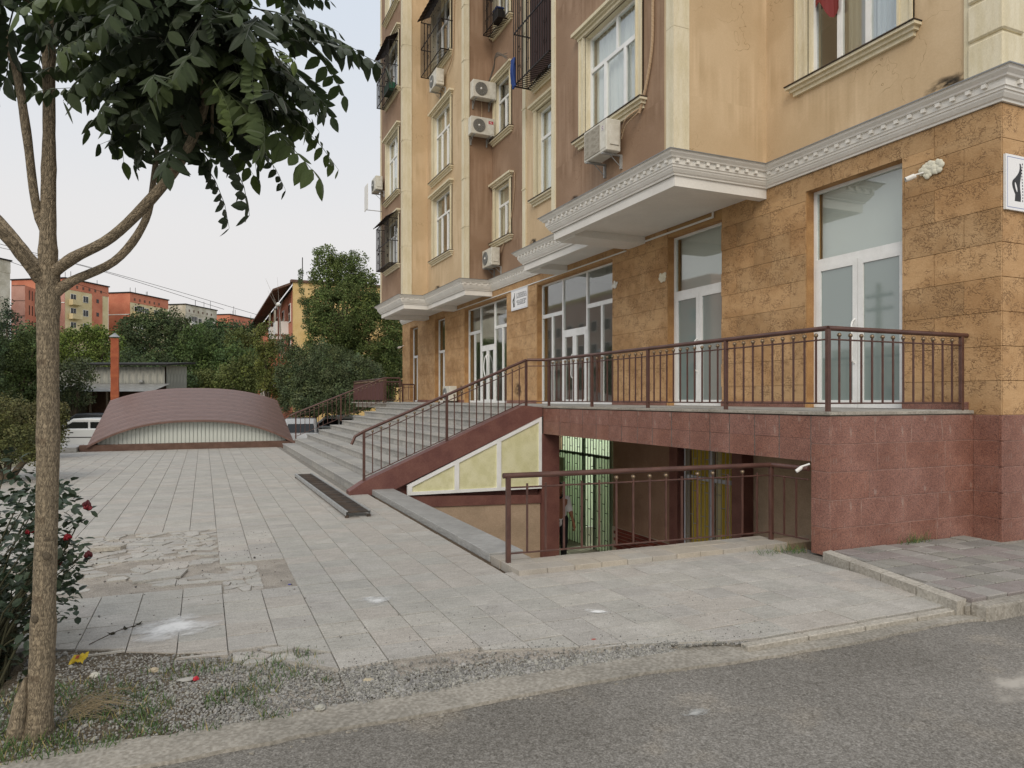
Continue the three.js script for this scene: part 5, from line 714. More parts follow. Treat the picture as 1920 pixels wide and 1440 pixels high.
// ---------------------------------------------------------------- litter on the verge
{
  const flat = (pts, th, y, mat) => extrude(pts, th, (a, b, d) => [a, y + d, -b]);
  const k = thing('snack_packet', 'crumpled yellow snack packet in the planting bed', 'packet'); const c = at(143, 1250, 4.55); c.y = -.03; const q = []; for (let i = 0; i < 6; i++) for (let j = 0; j < 5; j++) { const P = (a, b) => [c.x - .04 + a * .013 + b * .006, c.y + .02 + .025 * hash(a, b, 4) + b * .007, c.z + .02 - b * .011 + .008 * hash(a, b, 6)]; q.push(polyhedron([P(i, j), P(i + 1, j), P(i + 1, j + 1), P(i, j + 1)], [[0, 1, 2, 3]])); } put(k, 'wrapper', join(q), plain(0xb59c1c, .5)); put(k, 'red_print', polyhedron([[c.x - .005, c.y + .055, c.z + .02], [c.x + .015, c.y + .06, c.z + .015], [c.x + .02, c.y + .07, c.z - .01], [c.x, c.y + .07, c.z - .01]], [[0, 1, 2, 3]]), plain(0x8c3a24, .5)); base(k, c.x, c.y, c.z);
  const stone = (name, px, py, y, s, mat, label, cat) => { const d = ray(px, py), f = (y - EYE) / d.y, p = d.multiplyScalar(f); const g = new THREE.IcosahedronGeometry(1, 2), a = g.attributes.position; for (let i = 0; i < a.count; i++) { const h = .8 + .35 * hash(Math.round(a.getX(i) * 9), Math.round(a.getY(i) * 9) + 40 * Math.round(a.getZ(i) * 9), s[0] * 1000 | 0); a.setXYZ(i, a.getX(i) * s[0] * h, a.getY(i) * s[1] * h, a.getZ(i) * s[2] * h); } g.computeVertexNormals(); g.translate(p.x, y + s[1] * .6, p.z); return solo(name, clean(g), mat, label, cat); };
  stone('rubble_stone', 178, 1270, -.015, [.028, .02, .022], plain(0xc9c6bb, .9), 'pale round stone in the weeds near the trunk', 'stone'); stone('rubble_stone', 288, 1260, -.015, [.03, .018, .02], plain(0xb9ab92, .9), 'tan stone among the gravel below the white powder', 'stone'); stone('rubble_stone', 370, 1245, -.015, [.026, .016, .02], plain(0x83817a, .9), 'grey stone at the paving edge above the red wrapper', 'stone'); stone('rubble_stone', 350, 1275, -.015, [.05, .008, .035], plain(0xa8a69f, .9), 'thin triangular stone flake lying flat in the gravel', 'stone'); stone('rubble_stone', 690, 1277, -.025, [.034, .012, .03], plain(0xb5a98f, .9), 'sandy slab chip on the dark gravel strip', 'stone'); stone('rubble_stone', 600, 1330, -.03, [.03, .018, .026], plain(0xa2a096, .9), 'rounded grey cobble beside the gutter edge', 'stone');
  stone('candy_wrapper', 367, 1275, -.01, [.018, .014, .014], plain(0xb5202f, .35), 'small red candy wrapper on the gravel', 'wrapper'); stone('candy_wrapper', 543, 1096, -.012, [.016, .004, .01], plain(0x2433a8, .4), 'tiny blue wrapper in the broken paving', 'wrapper'); stone('paper_scrap', 1113, 1199, .001, [.018, .003, .01], plain(0xa8544a, .7), 'small reddish scrap on the tiles near the road', 'scrap'); stone('paper_scrap', 1366, 1240, -.04, [.03, .003, .008], plain(0xdedcd6, .7), 'white paper strip on the gutter', 'scrap');
  // fallen twig with withered leaves
  const tw = thing('fallen_twig', 'fallen twig with withered leaves on the tiles', 'twig'); const a = V(-.72, .004, -5.62), b = V(-.42, .012, -5.95); put(tw, 'stem', tube(curve([a, a.clone().lerp(b, .5).add(V(.01, .02, 0)), b], 8), .003, 5), plain(0x3d3428, .9)); for (let i = 0; i < 12; i++) { const p = a.clone().lerp(b, .3 + rnd() * .7); put(tw, 'withered_leaf', polyhedron([[p.x, .012, p.z], [p.x + rr(-.04, .04), .02, p.z + rr(-.03, .03)], [p.x + rr(-.04, .04), .03, p.z + rr(-.04, .04)]], [[0, 1, 2]]), plain(0x2b2c1e, .9)); } base(tw, -.6, 0, -5.8);
  // spilled powders: thin uneven sheets with ragged edges
  const spill = (name, label, cx, cz, rx, rz, y, col, s, rot = 0) => { const n = 96, al = g1(n, 1, (u, v) => { const x = u * 2 - 1, z = v * 2 - 1, f = fbm(u, v, 9, 5, s), r = Math.hypot(x, z) + (fbm(u, v, 4, 3, s + 50) - .5) * .7, st = pn(u, v, 80, s + 3); return clamp(sm(.85, .0, r) * 1.2 - .05 - (1 - sm(.2, .7, f * .75 + st * .25)) * .6) * sm(1, .85, Math.hypot(x, z)); }); al.repeat.set(1, 1); const g = new THREE.PlaneGeometry(2 * rx, 2 * rz, 1, 1); g.rotateX(-Math.PI / 2); g.rotateY(rot); g.translate(cx, y, cz); const o = solo(name, g, new THREE.MeshStandardMaterial({ color: col, roughness: .95, alphaMap: al, transparent: true, side: THREE.DoubleSide }), label, 'powder spill'); return o; };
  spill('powder_spill', 'white powder spilled on the tiles near the weeds', -.2, -5.78, .62, .42, .006, 0xe6e6e4, 3, .4); spill('powder_spill', 'small streak of white powder near the coping', 2.86, -4.88, .16, .1, .006, 0xe9e9e6, 8, -.5); spill('powder_spill', 'faint white dust patch in mid square', 1.3, -5.9, .28, .2, .006, 0xd9d9d6, 9); spill('dust_patch', 'pale sandy dust patch on the asphalt', 4.55, -2.72, .62, .34, -.05, 0xb0aaa0, 15, .2); spill('powder_spill', 'faint chalky smear on the asphalt', 2.5, -3.2, .16, .07, -.05, 0xb4b4b0, 21);
}
M.roofBrown = [0x6c5248, 0x72584e, 0x684e44].map((h, i) => mottled(h, h + 0x0c0a0a, { m: .9, s: 117 + i, grain: 8, rough: .5, metal: .1 })); M.baseBrown = mottled(0x5d463b, 0x6f564a, { m: 1.2, s: 119, grain: 9 });

// ---------------------------------------------------------------- low arched-roof entrance on the square
{
  const t = thing('arched_roof_shelter', 'low shelter with brown ribbed arched roof and white corrugated end', 'shelter');
  const za = -26.55, zb = -32.6, xa = -3.45, xb = 2.95, n = 44, arc = (k, z) => { const f = (z - za) / (zb - za), y0 = .2 + f * 1.42, rise = .8 - .28 * f; const s = k * 2 - 1; return [xa + (xb - xa) * k, y0 + rise * (1 - Math.pow(Math.abs(s), 2.5)), z]; };
  // ribbed sheets running along the arch
  const rows = 26; for (let r = 0; r < rows; r++) { const z0 = za + .3 + (zb - za - .3) * r / rows, z1 = za + .3 + (zb - za - .3) * (r + 1) / rows, zm = z0 + (z1 - z0) * .45, g = []; for (let i = 0; i < n; i++) { const q = (k, z, u) => { const p = arc(k / n, z); p[1] += u * .16; return p; }; const a = q(i, z0, .03), b = q(i + 1, z0, .03), c = q(i + 1, zm, .03), d = q(i, zm, .03), e = q(i + 1, zm, 0), f = q(i, zm, 0), h = q(i + 1, z1, 0), j = q(i, z1, 0), k = q(i + 1, z1, .03), l = q(i, z1, .03); const P = [a, b, c, d, e, f, h, j, k, l]; g.push(polyhedron(P, [[0, 1, 2, 3], [3, 2, 4, 5], [5, 4, 6, 7], [7, 6, 8, 9]])); } put(t, 'roof_sheet', join(g), M.roofBrown[r % 3]); }
  // front edge strip and end panel of corrugated white sheet
  const ed = []; for (let i = 0; i < n; i++) { const q = (k, z, u) => { const p = arc(k / n, z); return [p[0], p[1] + u, z]; }; ed.push(polyhedron([q(i, za + .32, .035), q(i + 1, za + .32, .035), q(i + 1, za + .32, -.03), q(i, za + .32, -.03)], [[0, 1, 2, 3]])); } put(t, 'roof_edge', join(ed), M.roofBrown[0]);
  let x = xa + .28; const m = plain(0xcdd3cc, .5, .1); while (x < xb - .25) { const w = .125, mid = k => Math.max(.21, arc((k - xa) / (xb - xa), za)[1] - .05); const y0 = mid(x), y1 = mid(x + w); put(t, 'end_sheet', polyhedron([[x, .2, za], [x + .085, .2, za], [x + .085, y0 + (y1 - y0) * .68, za], [x, y0, za], [x + .1, .2, za - .025], [x + w, .2, za - .025], [x + w, y1, za - .025], [x + .1, y0 + (y1 - y0) * .8, za - .025]], [[0, 1, 2, 3], [1, 4, 7, 2], [4, 5, 6, 7]]), m); x += w; }
  put(t, 'base_wall', bx(-3.66, 3.0, -.3, .2, za + .25, za - .0, .01), M.baseBrown); put(t, 'side_wall', polyhedron([[xb - .05, -.3, za], [xb - .05, -.3, zb], [xb - .05, 1.6, zb], [xb - .05, .18, za]], [[0, 1, 2, 3]]), M.baseBrown); put(t, 'side_wall', polyhedron([[xa + .05, -.3, za], [xa + .05, -.3, zb], [xa + .05, 1.6, zb], [xa + .05, .18, za]], [[0, 1, 2, 3]]), M.baseBrown);
  base(t, 0, 0, -27);
  const w = thing('side_slab', 'low grey stone slab beside the arched shelter', 'slab'); put(w, 'top', bx(-5.0, -3.68, .0, .16, -26.0, -27.6, .01), M.slate[0]); base(w, -4.4, 0, -27);
  const c = thing('orange_flue', 'tall orange square flue with a grey pointed cap', 'flue'); const p = at(215.5, 748, 31); put(c, 'shaft', join(Array.from({ length: 11 }, (_, i) => bx(p.x - .15 - (i % 2) * .006, p.x + .15 + (i % 2) * .006, -.4 + i * .43, -.4 + (i + 1) * .43, p.z - .15, p.z + .15 + (i % 2) * .006))), mottled(0x9c5338, 0xac6241, { m: .9, s: 121, grain: 8 })); put(c, 'cap', (() => { const g = new THREE.ConeGeometry(.3, .2, 4); g.rotateY(Math.PI / 4); g.translate(p.x, 4.48, p.z); return muv(g); })(), M.steel); base(c, p.x, -.4, p.z);
}
{ // shed with corrugated upper wall
  const t = thing('corrugated_shed', 'old shed with grey corrugated upper wall and dark open front', 'shed'); const a = at(112, 748, 40), b = at(312, 748, 40); const d = b.clone().sub(a).setY(0), L = d.length(); d.normalize(); const n = V(d.z, 0, -d.x);   // n points away
  const P = (s, o, y) => [a.x + d.x * s + n.x * o, y, a.z + d.z * s + n.z * o], quad = (p, q, r, s) => polyhedron([p, q, r, s], [[0, 1, 2, 3]]);
  const cor = mottled(0x8f908a, 0xa8a79e, { m: 1.2, s: 123, grain: 10, stretch: [.3, 1.5] }), N = Math.floor(L / .16); for (let i = 0; i < N; i++) { const s = i * .16; put(t, 'wall_sheet', join([quad(P(s, 0, 2.55), P(s + .08, .03, 2.55), P(s + .08, .03, 3.5), P(s, 0, 3.5)), quad(P(s + .08, .03, 2.55), P(s + .16, 0, 2.55), P(s + .16, 0, 3.5), P(s + .08, .03, 3.5))]), cor); }
  put(t, 'lower_roof', quad(P(-.2, .05, 2.55), P(L + .2, .05, 2.55), P(L - .2, -1.2, 2.1), P(-.2, -1.2, 2.1)), M.steel); put(t, 'roof', polyhedron([P(-.3, -.5, 3.55), P(L + .3, -.5, 3.55), P(L + .3, 3, 3.8), P(-.3, 3, 3.8), P(-.3, -.5, 3.65), P(L + .3, -.5, 3.65), P(L + .3, 3, 3.9), P(-.3, 3, 3.9)], [[0, 1, 2, 3], [4, 5, 6, 7], [0, 1, 5, 4], [1, 2, 6, 5], [2, 3, 7, 6], [3, 0, 4, 7]]), M.dark);
  put(t, 'back_wall', quad(P(0, 2.5, -.5), P(L, 2.5, -.5), P(L, 2.5, 3.6), P(0, 2.5, 3.6)), M.baseBrown); put(t, 'side_wall', quad(P(L, 0, -.5), P(L, 2.5, -.5), P(L, 2.5, 3.6), P(L, 0, 3.6)), cor); put(t, 'side_wall', quad(P(0, 0, -.5), P(0, 2.5, -.5), P(0, 2.5, 3.6), P(0, 0, 3.6)), cor);  for (const s of [.3, 2.4, L * .55, L - .2]) put(t, 'post', rod(P(s, -1.1, -.5), P(s, -1.1, 2.1), .06, 6), M.barkFar);
  put(t, 'floodlight', bx(0, .2, 0, .14, 0, .14), M.steel).position.set(...P(L * .75, -.1, 2.62)); const bp = a.clone().setY(-.45); base(t, bp.x, bp.y, bp.z);
}
// ---------------------------------------------------------------- cars
function car(label, pos, turn, paint, o = {}) {
  const t = thing('parked_car', label, 'car', 'cars parked beyond the square'); const W = .82, s = o.s ?? 1;
  const lower = [[-2.05, .3], [-2.1, .55], [-2.0, .78], [-1.2, .92], [-.95, .95], [1.6, .96], [2.02, .9], [2.1, .6], [2.06, .3], [1.72, .28], [1.66, .5], [1.4, .62], [1.12, .5], [1.06, .26], [-1.02, .26], [-1.08, .5], [-1.36, .62], [-1.62, .5], [-1.68, .28]];
  const ext = (p, w, bev, y = 0) => { const sh = new THREE.Shape(p.map(q => new THREE.Vector2(q[0], q[1] + y))); let g = new THREE.ExtrudeGeometry(sh, { depth: 2 * w - 2 * bev, bevelEnabled: true, bevelThickness: bev, bevelSize: bev, bevelSegments: 3, curveSegments: 6 }); g.translate(0, 0, -w + bev); return clean(g); };
  put(t, 'body', ext(lower, W, .07), paint); const h = o.h ?? 1.42, cab = o.wagon ? [[-1.05, .93], [-.3, h - .03], [.2, h], [1.6, h - .02], [1.95, .95]] : [[-1.15, .93], [-.35, h - .03], [.15, h], [1.05, h - .03], [1.75, .94]];
  put(t, 'cabin', ext(cab, W - .12, .09), paint);
  const xf = (y, f) => { const [p, q] = f ? [cab[0], cab[1]] : [cab[4], cab[3]]; return p[0] + (q[0] - p[0]) * (y - p[1]) / (q[1] - p[1]); }; const y0 = 1.0, y1 = h - .1, zs = W - .115; for (const sd of [1, -1]) { const mid = .35; const q = [[xf(y0, 1) + .12, y0], [mid - .05, y0], [mid - .05, y1], [xf(y1, 1) + .1, y1]], r = [[mid + .05, y0], [xf(y0, 0) - .14, y0], [xf(y1, 0) - .12, y1], [mid + .05, y1]]; for (const w of [q, r]) put(t, 'side_window', polyhedron(w.map(([x, y]) => [x, y, sd * (zs + .008)]), [[0, 1, 2, 3]]), M.carGlass); for (const x of [-.45, .75]) put(t, 'door_handle', bx(x, x + .16, .82, .86, sd * (W - .005), sd * (W + .02)), M.dark); put(t, 'trim_strip', bx(-1.0, 1.05, .6, .64, sd * W, sd * (W + .012)), M.dark); put(t, 'mirror', bx(-.85, -.7, .95, 1.07, sd * (W - .05), sd * (W + .14), .02), M.dark); }
  const fr = (f, nm) => { const a = .06, X = y => xf(y, f) + (f ? -a - .035 : a + .035); put(t, nm, polyhedron([[X(y0), y0, -zs + .1], [X(y0), y0, zs - .1], [X(y1), y1, zs - .16], [X(y1), y1, -zs + .16]], [[0, 1, 2, 3]]), M.carGlass); }; fr(1, 'windscreen'); fr(0, 'rear_window');
  for (const x of [-1.35, 1.39]) for (const sd of [1, -1]) { const wh = put(t, 'wheel', tube([[x, .3, sd * (W - .2)], [x, .3, sd * (W - .01)]], .3, 20), M.black); put(wh, 'rim', tube([[x, .3, sd * (W - .012)], [x, .3, sd * (W + .002)]], .19, 14), M.steel); }
  for (const sd of [1, -1]) { put(t, 'headlight', bx(-2.12, -2.0, .6, .74, sd * .45, sd * .7, .02), M.white); put(t, 'tail_light', bx(2.02, 2.15, .62, .82, sd * .55, sd * .74, .02), plain(0x7e1a17, .3)); } put(t, 'bumper', bx(2.05, 2.16, .35, .5, -.72, .72, .03), M.dark);
  t.scale.setScalar(s); t.position.copy(pos); t.rotation.y = turn; return t;
}
{
  const gp = (px, fw, y = -.45) => { const p = at(px, 748, fw); p.y = y; return p; };
  const wht = std({ color: 0xdfe1e2, roughness: .25 }), slv = std({ color: 0x9b9ea1, roughness: .3, metalness: .4 }), drk = std({ color: 0x2e3238, roughness: .3 });
  car('pale silver hatchback half hidden by the arched shelter', gp(166, 33.5, -.7), -.3, std({ color: 0xc4c7c9, roughness: .25 }), {}); car('dark car parked behind the pale hatchback', gp(170, 36.5, -.6), -.35, drk, { h: 1.48 });
  car('silver estate car with black rear window past the stair railing', gp(566, 35.5, -.95), -1.72, slv, { h: 1.55, wagon: true, s: 1.05 }); car('white car glimpsed beyond the stair end', gp(632, 38, -.75), -.5, wht, { h: 1.5 });
}
// ---------------------------------------------------------------- trees and shrubs
const clump = (() => { const g = []; const N = 26; for (let i = 0; i < N; i++) { const p = V(rr(-1, 1), rr(-1, 1), rr(-1, 1)); if (p.length() > 1) { i--; continue; } const s = rr(.26, .44), q = polyhedron([[0, 0, 0], [.5, .12, .42], [1, 0, 0], [.5, .12, -.42]], [[0, 1, 2], [0, 2, 3]]); q.applyMatrix4(M4(p, new THREE.Euler(rr(-.9, .9), rnd() * 6.28, rr(-1.2, .4)), V(s, s, s))); g.push(q); } return join(g); })();
function tree(name, label, c, lobes, o = {}) {         // c: base; lobes: [dx, y, dz, rx, ry]
  const t = thing(name, label, o.cat ?? 'tree', o.group ?? 'trees beyond the square'); const ms = [], cs = []; const cl = o.leaf ?? .28, [r, g, b] = o.col ?? [.07, .1, .035];
  for (const [dx, y, dz, rx, ry] of lobes) { const n = Math.round((o.dens ?? 1) * 4.2 * (rx * ry + rx * rx) / (cl * cl)); for (let i = 0; i < n; i++) { let v; do v = V(rr(-1, 1), rr(-1, 1), rr(-1, 1)); while (v.lengthSq() > 1 || v.lengthSq() < .01); const q = v.length(); v.multiplyScalar((.55 + .45 * Math.sqrt(q)) / q * rr(.8, 1.06)); const bump = .78 + .42 * fbm(v.x * .22 + .5 + dx * .13, v.y * .3 + v.z * .22 + .5, 8, 3, Math.round(rx * 31)); ms.push(M4(V(dx + v.x * rx * bump, y + v.y * ry * bump, dz + v.z * rx * bump), new THREE.Euler(rnd() * 6, rnd() * 6, rnd() * 6), V(1, 1, 1).multiplyScalar(cl * rr(.7, 1.35)))); const k = rr(.6, 1.3), w = rr(.9, 1.12); cs.push(new THREE.Color(r * k * w * 1.25, g * k * 1.2, b * k * rr(.75, 1.1))); } }
  if (o.sprigs) for (const [dx, y, h] of o.sprigs) for (let i = 0; i < h * 26; i++) { const k = rnd(); ms.push(M4(V(dx + rr(-.16, .16) * (1.2 - k), y + k * h, rr(-.2, .2)), new THREE.Euler(rnd() * 6, rnd() * 6, 0), V(1, 1, 1).multiplyScalar(cl * .55))); cs.push(new THREE.Color(r, g, b)); }
  const topY = Math.max(...lobes.map(l => l[1])), limbs = []; put(t, 'trunk', tube([[0, -.3, 0], [rr(-.1, .1), topY * .35, 0], [rr(-.2, .2), topY * .8, 0]], [o.tr ?? .2, (o.tr ?? .2) * .75, (o.tr ?? .2) * .3], 9), M.barkFar);
  for (const [dx, y, dz] of lobes) limbs.push(tube(curve([[0, topY * .25, 0], [dx * .5, y * .6 + topY * .12, dz * .5], [dx, y, dz]], 6), [.09, .08, .07, .06, .05, .04, .02], 5)); put(t, 'limbs', join(limbs), M.barkFar);
  inst(t, 'crown', clump, M.leafFar, ms, cs); t.position.copy(c); return t;
}
const gB = (px, fw, y = -.45) => { const p = at(px, 748, fw); p.y = y; return p; };
// lobes from the picture: pixel centre and pixel radii at that distance, spread in depth
const lob = (px0, fw, y0, list) => list.map(([px, py, rx, ry]) => { const k = fw / FPX, r = V(CS, 0, SN), s = (px - px0) * k; return [r.x * s + rr(-.3, .3) * rx * k, EYE + (HOR - py) * k - y0, r.z * s + rr(-.5, .5) * rx * k, rx * k, ry * k]; });
const T = (name, label, px, fw, list, o = {}) => { const y0 = o.y ?? -.45; return tree(name, label, gB(px, fw, y0), lob(px, fw, y0, list), { leaf: fw * .0075, ...o }); };
T('poplar_tree', 'tall ragged poplar tree against the yellow gable', 640, 40, [[640, 690, 95, 60], [660, 730, 80, 40], [590, 735, 60, 36], [610, 640, 50, 55], [690, 630, 58, 75], [640, 590, 70, 60], [592, 585, 26, 36], [690, 560, 34, 50], [625, 525, 48, 45], [660, 505, 34, 34], [612, 490, 22, 28], [735, 650, 22, 70]], { col: [.085, .125, .045], leaf: .25, dens: 1.0, tr: .22, sprigs: [[-2.2, 7.4, 1.9], [-.7, 8.2, 1.5], [.55, 8.6, 2.0], [1.25, 8.0, 1.4], [-1.9, 6.2, 1.5]] });
T('leafy_bush', 'silvery green bush at the foot of the poplar', 590, 36, [[600, 690, 62, 46], [560, 705, 40, 50], [650, 710, 60, 44], [545, 650, 18, 26], [600, 745, 66, 34], [550, 755, 34, 30], [660, 745, 50, 30]], { col: [.075, .105, .06], leaf: .22, cat: 'bush', tr: .08 });
T('leafy_bush', 'yellow-green bush left of the lamp pole', 500, 41, [[505, 690, 34, 50], [492, 640, 18, 40], [520, 720, 40, 40]], { col: [.1, .12, .035], leaf: .24, cat: 'bush', tr: .06 });
T('broad_tree', 'dark rounded tree before the orange apartment blocks', 283, 62, [[283, 640, 58, 52], [255, 625, 34, 36], [310, 620, 38, 38], [235, 660, 32, 40], [330, 660, 30, 34]], { col: [.05, .075, .035], y: 0 });
T('broad_tree', 'light green tree right of the trunk above the shed', 160, 55, [[150, 660, 48, 44], [190, 655, 30, 40], [125, 665, 26, 40], [170, 630, 24, 20]], { col: [.1, .145, .035], y: 0 });
T('broad_tree', 'mid green trees massed behind the arched roof', 390, 58, [[385, 680, 52, 48], [350, 690, 40, 44], [420, 690, 50, 48], [375, 640, 32, 30], [455, 700, 44, 40]], { col: [.06, .1, .035], y: 0 });
T('broad_tree', 'olive tree low behind the arched roof apex', 440, 50, [[430, 715, 52, 32], [470, 700, 34, 36], [395, 720, 34, 28]], { col: [.085, .11, .035], y: 0 });
T('broad_tree', 'dark tree below the white apartment block', 440, 85, [[430, 630, 52, 30], [470, 640, 30, 34], [390, 640, 40, 34], [410, 660, 60, 30]], { col: [.045, .075, .035], y: 4 });
T('broad_tree', 'pale green tree under the last orange block', 462, 75, [[455, 640, 26, 26], [475, 660, 24, 30]], { col: [.1, .13, .05], y: 3 });
T('spruce_tree', 'dark blue-green spruce by the white tower block', 14, 60, [[14, 575, 7, 14], [14, 600, 13, 18], [12, 630, 20, 22], [10, 660, 24, 22]], { col: [.035, .06, .045], y: 0 });
T('broad_tree', 'feathery green tree left of the trunk', 30, 34, [[30, 690, 50, 62], [70, 660, 34, 44], [-20, 680, 50, 70], [55, 730, 40, 44], [10, 740, 50, 40]], { col: [.055, .085, .03] });
T('broad_tree', 'shadowy tree at the far left edge', -60, 30, [[-60, 660, 60, 80], [-10, 760, 40, 50], [-100, 720, 60, 70]], { col: [.04, .065, .028] });
T('leafy_bush', 'small-leaved grey-green bush in front of the shed', 140, 37, [[135, 715, 34, 34], [160, 700, 26, 28], [120, 750, 26, 36], [150, 740, 22, 26]], { col: [.075, .1, .06], cat: 'bush', tr: .05, dens: .7 });
T('leafy_bush', 'browning hedge bush beside the square, left of the trunk', 50, 20, [[40, 790, 56, 40], [85, 800, 36, 40], [-20, 790, 60, 50], [100, 770, 16, 22]], { col: [.085, .09, .04], cat: 'bush', tr: .05 });
T('leafy_bush', 'tangled low bush at the square edge near the roses', 10, 14.5, [[0, 835, 80, 36], [-60, 810, 60, 50], [70, 845, 30, 22]], { col: [.07, .08, .03], cat: 'bush', tr: .04 });
T('broad_tree', 'dark tree behind the orange flue', 235, 48, [[235, 690, 34, 40], [260, 715, 30, 30], [300, 700, 40, 40], [335, 720, 34, 30]], { col: [.05, .08, .035], y: 0 });
T('broad_tree', 'grey-green tree under the spruce', 60, 70, [[60, 640, 40, 30], [90, 660, 34, 34], [20, 670, 40, 34]], { col: [.06, .09, .045], y: 2 });
T('broad_tree', 'dark leaves overhanging the far railing', 735, 44, [[735, 700, 30, 60], [700, 720, 40, 40], [745, 620, 16, 60]], { col: [.04, .065, .03] });
// ---------------------------------------------------------------- distant apartment blocks on the rise
function block(name, label, px, topY, fw, pxEnd, pxLeft, o) {
  const t = thing(name, label, 'building', o.group ?? 'apartment blocks on the rise'); const ang = 34.5 * Math.PI / 180, d = V(Math.sin(ang), 0, -Math.cos(ang)), gd = V(-Math.cos(ang), 0, -Math.sin(ang)), C = at(px, topY, fw), top = C.y, C0p = V(C.x, 0, C.z);
  const hit = (p, dir) => { const r = ray(p, 748), c = r.x * -dir.z + r.z * dir.x; return ((C.x * r.z - C.z * r.x)) / (dir.z * r.x - dir.x * r.z); };
  const L = Math.abs(hit(pxEnd, d)), G = Math.min(26, Math.abs(hit(pxLeft, gd))), bot = o.bot ?? 6; const P = (s, g, y) => { const v = C0p.clone().addScaledVector(d, s).addScaledVector(gd, g); return [v.x, y, v.z]; };
  const nf = V(d.z, 0, -d.x).multiplyScalar(-1).normalize(); const out = nf.dot(gd) > 0 ? nf.clone().negate() : nf;        // facade normal
  const box = (s0, s1, g0, g1, y0, y1) => polyhedron([P(s0, g0, y0), P(s1, g0, y0), P(s1, g1, y0), P(s0, g1, y0), P(s0, g0, y1), P(s1, g0, y1), P(s1, g1, y1), P(s0, g1, y1)], [[0, 1, 2, 3], [4, 5, 6, 7], [0, 1, 5, 4], [1, 2, 6, 5], [2, 3, 7, 6], [3, 0, 4, 7]]);
  put(t, 'wall', box(0, L, 0, G, bot, top - 2.2), o.wall); put(t, 'parapet', box(-.05, L + .05, -.05, G + .05, top - 2.2, top), o.cap); put(t, 'gable', box(-.12, -.001, 0, G, bot, top - 2.2), o.gable); put(t, 'roof_edge', box(-.25, L + .25, -.25, G + .25, top, top + .25), M.dark);
  for (let g = 6, i = 0; i < 1; i++) put(t, 'gable_joint', box(-.2, -.12, 0, G, top - 5.2, top - 5), M.white);
  const fl = 3.0, sp = o.sp ?? 3.4, n = Math.floor((L - 1) / sp); for (let i = 0; i < n; i++) { const s = 1.2 + i * sp; put(t, 'vent', box(s, s + .5, -.09, -.052, top - 1.7, top - 1.1), M.baseBrown); put(t, 'vent', box(s + sp / 2, s + sp / 2 + .5, -.09, -.052, top - 1.7, top - 1.1), M.baseBrown);
    const stair = o.stairs && i % 4 === 2; if (stair) put(t, 'stair_panel', box(s - .6, s + 2.3, -.12, -.001, bot, top - 2.2), o.cap);
    for (let f = 0; f < (o.floors ?? 5); f++) { const y1 = top - 3.0 - f * fl, y0 = y1 - 1.45; if (y0 < bot) break; if (stair) { put(t, 'window', box(s + .5, s + 1.2, -.16, -.121, y0 + .4, y1 - .2), M.carGlass); continue; }
      const w = put(t, 'window', box(s + .2, s + 1.7, -.06, -.001, y0, y1), M.white); put(w, 'pane', box(s + .28, s + .9, -.08, -.061, y0 + .08, y1 - .08), M.carGlass); put(w, 'pane', box(s + 1.0, s + 1.62, -.08, -.061, y0 + .08, y1 - .08), M.carGlass);
      if (i % 2 === 0) { const b = put(t, 'balcony', join([box(s - .3, s + 2.3, -1.1, -1.0, y0 - .9, y0 + .15), box(s - .3, s + 2.3, -1.0, -.001, y0 - 1.0, y0 - .9), box(s - .3, s - .2, -1.0, -.06, y0 - .9, y0 + .15), box(s + 2.2, s + 2.3, -1.0, -.06, y0 - .9, y0 + .15)]), rnd() < .75 ? o.balc : M.white); if (rnd() < .3) { put(b, 'glazing', box(s - .25, s + 2.25, -1.08, -1.02, y0 + .16, y1 + .05), M.carGlass); put(b, 'glazing_bar', join([0, .62, 1.25, 1.87, 2.45].map(k => box(s - .25 + k, s - .2 + k, -1.1, -1.02, y0 + .16, y1 + .08))), M.white); } } } }
  for (let i = 0; i < 4; i++) { const s = rr(1, L - 1), p = P(s, rr(1, 4), top + .2); put(t, 'antenna', rod(p, [p[0], p[1] + rr(1.2, 3), p[2]], .05, 4), M.iron); }
  base(t, C.x, bot, C.z);
}
const orange = mottled(0xb96e55, 0xc87f64, { m: 9, s: 131, grain: 7 }), pink = mottled(0xb58678, 0xc29688, { m: 9, s: 133, grain: 6 }), cream = mottled(0xcbb98e, 0xd9cba4, { m: 8, s: 135, grain: 8 }), dirtyWhite = mottled(0xb5ae9c, 0xd6d0c2, { m: 7, s: 137, grain: 9 });
block('panel_block', 'orange and cream panel block with glazed balconies, largest on rise', 122, 522, 150, 203, 22, { wall: cream, cap: orange, gable: pink, balc: cream, stairs: true, bot: 4 });
block('panel_block', 'orange block with plain reddish gable, second along the rise', 244, 549, 168, 315, 204, { wall: cream, cap: orange, gable: orange, balc: cream, bot: 6 });
block('panel_block', 'weathered white block between two orange ones', 348, 571, 185, 406, 316, { wall: dirtyWhite, cap: dirtyWhite, gable: dirtyWhite, balc: M.white, bot: 8, sp: 3.8 });
block('panel_block', 'last orange block above the treetops, farthest along the rise', 431, 590, 205, 492, 405, { wall: orange, cap: orange, gable: orange, balc: cream, bot: 10 });
block('panel_block', 'off-white block at the left edge beside the spruce', -75, 470, 120, 19, -160, { wall: dirtyWhite, cap: dirtyWhite, gable: dirtyWhite, balc: M.white, bot: 2 });
